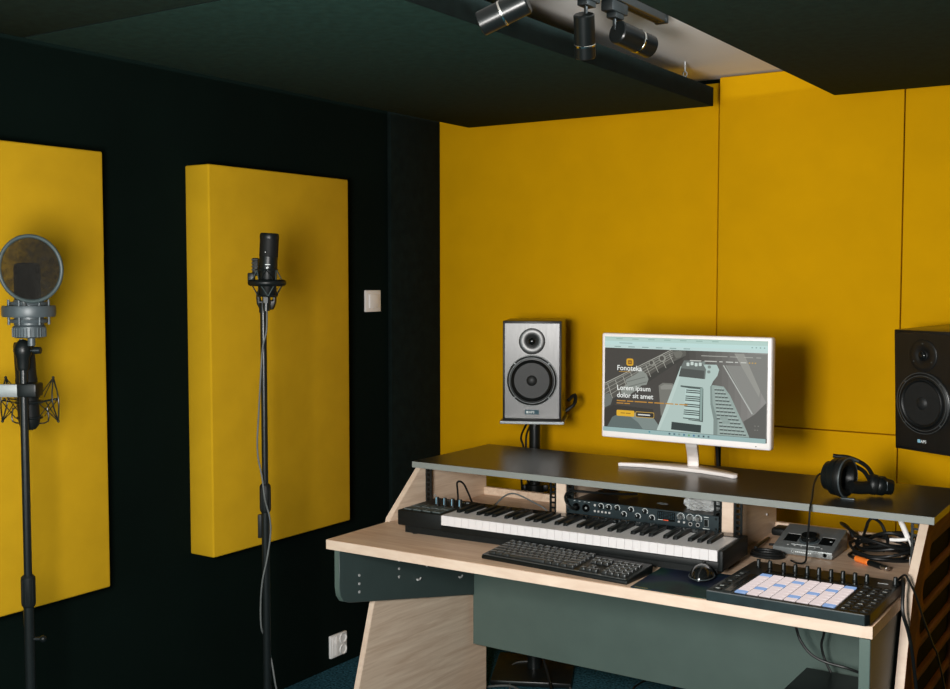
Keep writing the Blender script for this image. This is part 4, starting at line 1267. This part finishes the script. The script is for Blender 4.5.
t = thing('shock_mount', 'grey ring shock mount at the far left, below the pop filter', 'shock mount', (S1[0], S1[1], 1.36), RZ)
z = lambda y: 1.151 + (430 - y) * .002305 - 1.36
cx = .016
mb = MB(); mb.lathe([(.030, z(337)), (.035, z(336)), (.036, z(326)), (.031, z(324)), (.0, z(324)), (0, z(337))], (cx, 0, 0), (0, 0, 1), 40)
for k in range(28):
    a = 2 * PI * k / 28
    mb.cyl((cx + .0358 * math.cos(a), .0358 * math.sin(a), z(336)), (cx + .0358 * math.cos(a), .0358 * math.sin(a), z(327)), .0016, seg=6)
mb.build('knurled_collar', M['silver_grey'], t, world=False)
mb = MB(); mb.lathe([(.0575, z(316)), (.0590, z(314)), (.0590, z(307)), (.0575, z(305)), (.047, z(305)), (.046, z(307)), (.046, z(314)), (.047, z(316)), (.0575, z(316))], (cx, 0, 0), (0, 0, 1), 48)
mb.build('outer_ring', M['silver_grey'], t, world=False)
for ya, yb in ((301, 304.5), (318.5, 322)):
    mb = MB(); mb.lathe([(.040, z(yb)), (.0415, z((ya + yb) / 2)), (.040, z(ya)), (.032, z(ya)), (.032, z(yb)), (.040, z(yb))], (cx, 0, 0), (0, 0, 1), 40); mb.build('inner_ring', M['silver_grey'], t, world=False)
mb = MB(); mb.lathe([(.0325, z(324)), (.0325, z(299)), (.0300, z(299)), (.0300, z(324)), (.0325, z(324))], (cx, 0, 0), (0, 0, 1), 36); mb.build('sleeve', M['silver_grey'], t, world=False)
for k in range(6):
    a = 2 * PI * k / 6 + .4
    mb = MB(); mb.cyl((cx + .043 * math.cos(a), .043 * math.sin(a), z(324)), (cx + .043 * math.cos(a), .043 * math.sin(a), z(299)), .0032, seg=10); mb.build('post', M['silver_grey'], t, world=False)
mb = MB(); mb.cyl((cx + .006, -.004, z(345)), (cx + .006, -.004, z(336)), .0085, seg=16); mb.build('thread_stub', M['silver_grey'], t, world=False)
t = thing('microphone', 'dark condenser microphone seen through the round gauze pop filter', 'microphone', (S1[0], S1[1], 1.37), RZ)
mb = MB(); mb.lathe([(0, 0), (.027, .001), (.0285, .006), (.0285, .045), (.0285, .09)], (.014, 0, 0), (0, 0, 1), 32); mb.build('body', M['black_soft'], t, world=False)
mb = MB(); mb.lathe([(.0285, .09), (.029, .093), (.029, .156), (.027, .163), (.020, .167), (0, .168)], (.014, 0, 0), (0, 0, 1), 32); mb.build('grille', M['mesh_back'], t, world=False)
t = thing('pop_filter', 'round gauze pop filter on a ring at the far left, before the microphone', 'pop filter', (S1[0], S1[1], 1.43), RZ)
pc = (.046, -.062, 1.523 - 1.43); pn = (.10, 1, .06)
mb = MB(); mb.torus(pc, pn, .0732, .0044, 64, 12); mb.torus((pc[0] - .003, pc[1] + .010, pc[2]), pn, .0735, .0036, 64, 10); mb.build('ring', M['pad_rubber'], t, world=False)
mb = MB(); mb.lathe([(0, 0), (.035, .0), (.073, 0)], pc, pn, 48); mb.build('gauze', M['gauze'], t, world=False)
mb = MB(); mb.tube([(pc[0] - .02, pc[1] + .006, pc[2] - .072), (pc[0] - .02, pc[1] + .012, pc[2] - .083), (.005, -.03, z(311) + 1.36 - 1.43 + .008), (.004, -.046, z(308) + 1.36 - 1.43 + .003), (.004, -.052, z(311) + 1.36 - 1.43)], .004, 10); mb.build('holder_arm', M['grey_metal'], t, world=False)

# upside-down studio microphone in a wire cradle, behind the same pole
t = thing('microphone', 'black microphone in a wire cradle clamped upside down behind the left stand', 'microphone', (S1[0], S1[1], 1.14), RZ)
mb = MB(); mb.lathe([(0, .004), (.013, .006), (.022, .016), (.0245, .03), (.0245, .125)], (-.008, .052, 0), (-.05, 0, 1), 28)
mb.lathe([(.0245, .125), (.0235, .13), (.0235, .205), (.021, .213), (0, .214)], (-.008, .052, 0), (-.05, 0, 1), 28)
mb.build('body', M['black_soft'], t, world=False)
mb = MB(); mb.box(-.004, .000, .022, .0295, .085, .105); mb.build('badge', M['grey_print'], t, world=False)
t = thing('shock_mount', 'black wire cradle with spread arms around the upside down microphone', 'shock mount', (S1[0], S1[1], 1.14), RZ)
mb = MB()
zz = lambda y: 1.151 + (430 - y) * .002305 - 1.14
for sx in (1, -1):
    X = lambda o_: -.008 + sx * o_
    for oy in (.035, .075):
        mb.tube([(X(.056), .055, zz(379)), (X(.060), oy, zz(401.5)), (X(.066), .055, zz(424))], .0018, 8, 3)
        mb.tube([(X(.056), .055, zz(379)), (X(.026), oy, zz(400))], .0012, 6, 2)
        mb.tube([(X(.066), .055, zz(424)), (X(.030), oy, zz(405))], .0012, 6, 2)
        mb.tube([(X(.060), oy, zz(401.5)), (X(.024), oy, zz(404))], .0015, 6, 2)
        mb.tube([(X(.060), oy, zz(401.5)), (X(.026), oy, zz(420))], .0012, 6, 2)
    mb.ball((X(.056), .055, zz(379)), .0035, seg=10); mb.ball((X(.066), .055, zz(424)), .0035, seg=10); mb.ball((X(.060), .055, zz(401.5)), .0035, seg=10)
    mb.tube([(X(.040), .055, zz(410)), (X(.042), .055, zz(424)), (X(.012), .055, zz(427)), (X(.004), .055, zz(433))], .0018, 8, 3)
mb.build('wire_frame', M['metal_black'], t, world=False)
mb = MB(); mb.torus((-.008, .052, zz(404)), (0, 0, 1), .0285, .0035, 36, 8); mb.torus((-.008, .052, zz(420)), (0, 0, 1), .0275, .003, 36, 8)
mb.build('cradle_ring', M['black'], t, world=False)

# second stand (in front of the second yellow absorber)
S2 = (-2.192, 2.268, 0)
t = pole_stand(S2, 'black microphone stand in front of the yellow absorber by the light switch', 1.425, (.858, .932), .0088, .0112, 'straight microphone stands')
mb = MB(); mb.box(-.021, -.010, -.006, .006, .780, .846, bev=.002); mb.build('cable_clip', M['black_soft'], t, world=False)
t = thing('shock_mount', 'round black elastic shock mount on top of the stand by the light switch', 'shock mount', (S2[0], S2[1], 1.42), RZ)
z2 = lambda y: 1.374 - (y - 325) * .002753 - 1.42
mx = .012
mb = MB(); mb.torus((mx, -.004, z2(283)), (0, 0, 1), .0435, .0092, 44, 12); mb.build('ring', M['black'], t, world=False)
for k in range(6):
    a = 2 * PI * k / 6 + .2
    b1, b2 = a + .45, a - .45
    mb = MB()
    mb.tube([(mx + .044 * math.cos(a), -.004 + .044 * math.sin(a), z2(283)), (mx + .030 * math.cos(b1), -.004 + .030 * math.sin(b1), z2(270))], .0016, 6, 2)
    mb.tube([(mx + .030 * math.cos(b1), -.004 + .030 * math.sin(b1), z2(270)), (mx + .044 * math.cos(a + 2 * PI / 6), -.004 + .044 * math.sin(a + 2 * PI / 6), z2(283))], .0016, 6, 2)
    mb.tube([(mx + .044 * math.cos(a), -.004 + .044 * math.sin(a), z2(283)), (mx + .028 * math.cos(b2), -.004 + .028 * math.sin(b2), z2(296))], .0016, 6, 2)
    mb.tube([(mx + .028 * math.cos(b2), -.004 + .028 * math.sin(b2), z2(296)), (mx + .044 * math.cos(a - 2 * PI / 6), -.004 + .044 * math.sin(a - 2 * PI / 6), z2(283))], .0016, 6, 2)
    mb.build('elastic', M['pad_rubber'] if k % 2 else M['rubber'], t, world=False)
for yy, rr in ((270, .0295), (296, .0275)):
    mb = MB(); mb.torus((mx, -.004, z2(yy)), (0, 0, 1), rr, .0022, 36, 8); mb.build('clamp_ring', M['metal_black'], t, world=False)
mb = MB(); mb.prism([(-.022, z2(295)), (-.020, z2(304)), (-.012, z2(310)), (.024, z2(310)), (.032, z2(303)), (.033, z2(294)), (.026, z2(287)), (.024, z2(300)), (-.010, z2(301)), (-.014, z2(288))], 'y', .008, .030, bev=.003)
mb.cyl((0, 0, -.012), (0, 0, z2(303)), .012, .010, seg=18); mb.build('yoke', M['black'], t, world=False)
mb = MB(); mb.box(-.032, -.016, .012, .034, z2(276), z2(258), bev=.003)
for k in range(5):
    mb.box(-.0335, -.0150, .011, .035, z2(274 - k * 3.4), z2(272.6 - k * 3.4), bev=.0005, seg=1)
mb.build('tension_knob', M['black_soft'], t, world=False)
mb = MB(); mb.box(-.040, -.022, -.014, .010, z2(283), z2(273), bev=.003); mb.build('side_block', M['black'], t, world=False)
t = thing('microphone', 'slim black studio microphone standing upright in the round mount by the light switch', 'microphone', (S2[0], S2[1], 1.44), RZ)
z3 = lambda y: 1.374 - (y - 325) * .002753 - 1.44
ax = Vector((.055, 0, 1))
p0 = Vector((.011, -.004, z3(297)))
hh = lambda y: z3(y) - z3(297)
mb = MB(); mb.lathe([(.0, 0), (.021, 0), (.0245, .006), (.0250, hh(257))], p0, ax, 32); mb.build('body', M['black'], t, world=False)
mb = MB(); mb.lathe([(.0250, hh(257)), (.0256, hh(256.5)), (.0256, hh(240)), (.0256, hh(239.5)), (.0262, hh(239)), (.0262, hh(236)), (.0235, hh(233.8)), (0, hh(233.4))], p0, ax, 32); gr = mb.build('grille', M['mesh_back'], t, world=False)
mb = MB(); mb.lathe([(.0263, hh(239)), (.0266, hh(237.6)), (.0263, hh(236)), (.0250, hh(234.2)), (.0237, hh(233.6)), (.023, hh(234.5)), (.0263, hh(239))], p0, ax, 32); mb.build('top_rim', M['black'], gr, world=False)
mb = MB()
T0 = Matrix.Translation((.0145, -.0296, z3(271)))
mb.text('S', .015, T0 @ Matrix.Rotation(PI / 2, 4, 'X'), .0003, .0004); mb.box(.012, .026, -.0300, -.0285, z3(265.2), z3(264.6)); mb.build('logo', M['white_print'], t, world=False)
mb = MB(); mb.box(.012, .0145, -.0305, -.0295, z3(253), z3(252.2)); mb.box(.024, .0255, -.0285, -.0270, z3(247), z3(246)); mb.build('grille_screw', M['lightgrey'], gr, world=False)
mb = MB(); mb.cyl((.009, -.004, z3(311)), (.010, -.004, z3(296)), .0105, .0115, seg=18); mb.box(.004, .016, -.0165, -.013, z3(303), z3(297)); mb.build('connector', M['metal_black'], t, world=False)


def w2(px, py, off=-.012):
    """a point beside the second pole: offset in its own frame"""
    lx = (px - (262 + (py - 310) * .0165)) * .002756
    v = Vector((lx, off, 0)); v.rotate(Matrix.Rotation(RZ, 3, 'Z'))
    return (S2[0] + v.x, S2[1] + v.y, 1.374 - (py - 325) * .002753)


mb = MB(); mb.tube([w2(266, 309, -.006), w2(266.5, 318), w2(266, 332), w2(263, 345, -.013), w2(261.5, 362, -.013), w2(260, 390), w2(258.8, 415), w2(257.6, 440), w2(258.5, 458), w2(263, 478, -.0175), w2(266, 500, -.0185), w2(270.5, 520, -.010), w2(271, 538, -.008), w2(268, 562, -.014), w2(264, 582, -.015), w2(262, 605, -.013), w2(262.5, 632, -.010), w2(266, 648, .015), w2(272, 668, .005), w2(277, 689), w2(286, 740), (-2.07, 2.20, .03), (-2.0, 2.18, .0035)], .0024, 8)
single('microphone_cable', mb, M['grey_cable'], 'grey cable winding down the microphone stand by the light switch', 'cable', (-2.0, 2.18, 0))

# ------------------------------------------------------------------ light
def area(name, loc, target, sx, sy, power, col):
    l = bpy.data.lights.new(name, 'AREA')
    l.shape = 'RECTANGLE'; l.size = sx; l.size_y = sy; l.energy = power; l.color = col
    o = bpy.data.objects.new(name, l); COL.objects.link(o)
    o.location = loc
    o.rotation_euler = (Vector(target) - Vector(loc)).to_track_quat('-Z', 'Y').to_euler()
    return o


area('studio_softlight', (-.66, .28, 1.42), (-1.75, 3.2, 1.2), .38, .42, 84, (1.0, .965, .93))
area('added_rear_fill', (-1.2, YF + .02, 1.25), (-1.3, 3, 1.3), 1.3, 1.7, 36, (.85, 1.0, .98))  # fill added behind the camera to lift the whole room
area('added_top_fill', (-1.0, -1.1, ZC - .02), (-1.1, .4, .8), .9, .9, 10, (1.0, .97, .93))  # overhead fill added out of view to brighten the desk top
area('added_ceiling_fill', (-.45, 2.0, 2.185), (-1.3, 1.75, 2.232), 1.7, .03, 48, (.84, .94, 1.0))  # hidden strip added above the right cloud to brighten the white ceiling gap
w = bpy.data.worlds.new('world'); SC.world = w; w.use_nodes = True
w.node_tree.nodes['Background'].inputs['Color'].default_value = (.55, .75, .75, 1)
w.node_tree.nodes['Background'].inputs['Strength'].default_value = .25

# ------------------------------------------------------------------ camera
cd = bpy.data.cameras.new('camera'); cam = bpy.data.objects.new('camera', cd); COL.objects.link(cam)
cd.sensor_width = 36; cd.lens = 1124.75 / 950 * 36; cd.clip_start = .05
yaw, pitch = R(33.363), R(-3.328)
cam.location = (0, 0, 1.5)
fwd = Vector((-math.sin(yaw) * math.cos(pitch), math.cos(yaw) * math.cos(pitch), math.sin(pitch)))
cam.rotation_euler = fwd.to_track_quat('-Z', 'Y').to_euler()
SC.camera = cam
SC.view_settings.view_transform = 'Standard'
SC.view_settings.look = 'None'
SC.view_settings.gamma = 1
SC.view_settings.use_curve_mapping = False
SC.view_settings.exposure = 0
